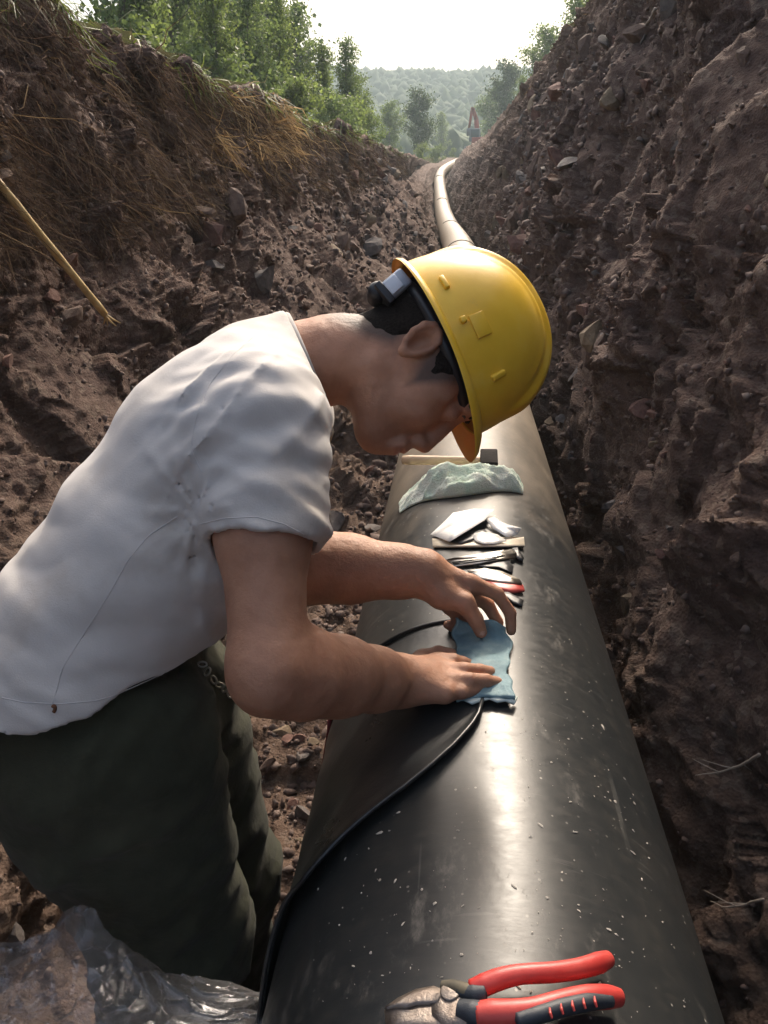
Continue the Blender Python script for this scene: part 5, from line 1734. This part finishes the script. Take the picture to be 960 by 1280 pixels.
# ---- dry grass and roots hanging over the lip of the left bank
def hanging(name, n, c0, c1, ymin, ymax, lmin, lmax, w, mat, seed, label, along=.35, wantx=None):
    rg = np.random.default_rng(seed)
    r0, r1 = np.searchsorted(YS, [ymin, ymax])
    r = rg.integers(r0, r1, n * 4); c_ = (c0 + (c1 - c0) * rg.random(n * 4) ** 1.2).astype(int)
    p = TERR[r, c_]; nn = NRM2[r, c_]
    v = p - CAM; d = v @ FWD; x = 480 + 1000 * (v @ RGT) / d; y = 640 - 1000 * (v @ UPV) / d
    ok = (x > -420) & (x < 1250) & (y > -260) & (y < 500) & (d > 1)
    if wantx is not None:
        ok &= wantx(x, y)
    # clumps
    cl = pnoise(p * np.array([2.2, 1.6, 2.2]), seed)
    ok &= cl > -.12 + .25 * (rg.random(n * 4) - .5)
    p, nn, d = p[ok][:n], nn[ok][:n], d[ok][:n]
    m_ = len(p)
    ln = rg.uniform(lmin, lmax, m_)[:, None]
    side = np.sign(p[:, :1]) * -1
    down = np.array([0, 0, -1.0]) + side * np.array([.30, 0, 0]) + np.array([0, 1.0, 0]) * (along + .65 * rg.normal(size=(m_, 1))) + .40 * rg.normal(size=(m_, 3))
    down /= np.linalg.norm(down, axis=1)[:, None]
    out = nn * (.25 + .3 * rg.random((m_, 1)))
    cpts = [p - nn * .02, p + out * ln * .25 + down * ln * .25, p + out * ln * .30 + down * ln * .65 + .07 * rg.normal(size=(m_, 3)) * ln, p + out * ln * .22 + down * ln + .14 * rg.normal(size=(m_, 3)) * ln]
    wv = np.cross(down, nn); wv /= np.linalg.norm(wv, axis=1)[:, None] + 1e-9
    ww = (w * (.5 + rg.random(m_)) * np.clip(d / 4, .5, 1.6))[:, None]
    rows_ = []
    for k, q in enumerate(cpts):
        t_ = (1, .9, .6, .1)[k]
        rows_ += [q - wv * ww * t_, q + wv * ww * t_]
    V_ = np.stack(rows_, 1).reshape(-1, 3)
    base = (np.arange(m_) * 8)[:, None]
    Q_ = np.concatenate([base + np.array([2 * k, 2 * k + 1, 2 * k + 3, 2 * k + 2]) for k in range(3)])
    o = obj(name, mesh_np(name, V_, Q_, None, mat, True))
    tag(o, label, 'dry grass', kind='stuff')
def straw_mat(name, ramp):
    m = leaf_mat(name, (.1, .1, .1), .30)
    m.node_tree.nodes['Principled BSDF'].inputs['Specular IOR Level'].default_value = .04
    m.node_tree.nodes['Principled BSDF'].inputs['Roughness'].default_value = .9
    r_ = [n_ for n_ in m.node_tree.nodes if n_.type == 'VALTORGB'][0]
    while len(r_.color_ramp.elements) < len(ramp): r_.color_ramp.elements.new(.5)
    for e, (p_, c_) in zip(r_.color_ramp.elements, ramp): e.position = p_; e.color = (*c_, 1)
    m.node_tree.nodes['Mix'].inputs[7].default_value = (1, 1, 1, 1) if 'Mix' in m.node_tree.nodes else (1, 1, 1, 1)
    return m
ST1 = straw_mat('dead_grass', [(0, (.036, .024, .019)), (.5, (.078, .050, .036)), (.85, (.125, .082, .052)), (1, (.22, .155, .085))])
ST2 = straw_mat('pale_straw', [(0, (.20, .12, .055)), (.5, (.36, .24, .115)), (1, (.52, .38, .20))])
hanging('hanging_dead_grass', 16000, b[4] + 2, b[7] - 20, 1.2, 22, .05, .28, .0024, ST1, 41, 'brown dead grass and roots hanging over the left bank')
hanging('hanging_straw', 2000, b[4] + 6, b[6] + 20, 2.5, 8, .12, .28, .0032, ST2, 42, 'pale straw tuft hanging from the left bank', wantx=lambda x, y: (np.abs(x - 318 + (y - 150) * .3) < 50) & (y > 90) & (y < 185))
hanging('hanging_straw', 200, b[5], b[6] + 20, 3, 10, .12, .28, .0032, ST2, 44, 'loose pale straw beside the tuft on the left bank', wantx=lambda x, y: (np.abs(x - 398) < 26) & (y > 130) & (y < 190))
hanging('hanging_roots', 900, b[16], b[18], 2, 22, .06, .22, .0024, ST1, 43, 'brown roots and dead grass on the right bank lip')
GR = leaf_mat('lip_grass', (.09, .12, .035))
hanging('lip_grass', 9000, b[4] - 8, b[5] + 4, 1.5, 26, .08, .25, .004, GR, 46, 'green grass tufts along the left bank lip', along=.1)

# ---- excavator working at the far end of the pipe
EXR = M('excavator_red', (.30, .05, .035), .5, var=(.36, .08, .05), scale=2)
EXG = M('excavator_grey', (.16, .17, .18), .6)
EXY = M('excavator_glass', (.05, .07, .08), .15)
ep = P(598, 190, 82)
ez = ground_z(ep[0], ep[1])
exc = empty('excavator', 'red excavator arm rising at the far end of the pipe', 'excavator', loc=(ep[0], ep[1], ez))
def bar(p0, p1, w0, w1, name, mat, dpt=.35):
    mb = MB(); p0, p1 = np.array(p0, float), np.array(p1, float)
    a_ = norm(p1 - p0); s_ = np.array([0, 1.0, 0]); n_ = np.cross(a_, s_)
    V_ = [p + n_ * w * q + s_ * dpt * .5 * r for p, w in ((p0, w0 / 2), (p1, w1 / 2)) for q, r in ((-1, -1), (1, -1), (1, 1), (-1, 1))]
    mb.add(V_, [(0, 1, 5, 4), (1, 2, 6, 5), (2, 3, 7, 6), (3, 0, 4, 7), (3, 2, 1, 0), (4, 5, 6, 7)])
    return mb.build(name, mat, exc, smooth=False)
for sy in (-1, 1):
    MB().box((0, sy * .9, .35), ((1, 0, 0), (0, 1, 0), (0, 0, 1)), (1.5, .28, .35), .5).build('track', EXG, exc)
MB().box((.45, 0, 1.15), ((1, 0, 0), (0, 1, 0), (0, 0, 1)), (1.2, 1.0, .42), .2).build('body', EXR, exc)
cab = MB().box((-.45, -.5, 1.75), ((1, 0, 0), (0, 1, 0), (0, 0, 1)), (.55, .45, .62), .2).build('cab', EXG, exc)
MB().box((-.45, -.96, 1.9), ((1, 0, 0), (0, 1, 0), (0, 0, 1)), (.4, .02, .35), .1).build('window', EXY, cab)
bar((-.1, .3, 1.3), (-.35, .3, 3.3), .5, .45, 'boom', EXR); bar((-.35, .3, 3.25), (-.75, .3, 4.3), .42, .3, 'boom_tip', EXR)
bar((-.75, .3, 4.35), (-1.05, .3, 2.4), .32, .22, 'stick', EXR); bar((-1.05, .3, 2.45), (-.9, .3, 1.8), .5, .7, 'bucket', EXG, .8)
# ---- haze
hz = MB(); hz.box((0, 290, 44), ((1, 0, 0), (0, 1, 0), (0, 0, 1)), (340, 345, 58), 0)
HZ = bpy.data.materials.new('haze_air'); HZ.use_nodes = True
for n_ in list(HZ.node_tree.nodes):
    if n_.type != 'OUTPUT_MATERIAL': HZ.node_tree.nodes.remove(n_)
pv = HZ.node_tree.nodes.new('ShaderNodeVolumePrincipled')
pv.inputs['Color'].default_value = (.70, .84, .86, 1); pv.inputs['Density'].default_value = .0024; pv.inputs['Anisotropy'].default_value = 0.0
HZ.node_tree.links.new(pv.outputs[0], [n_ for n_ in HZ.node_tree.nodes if n_.type == 'OUTPUT_MATERIAL'][0].inputs['Volume'])
hob = hz.build('haze', HZ, None, smooth=False); tag(hob, 'thin bluish haze filling the valley', 'haze', kind='stuff')
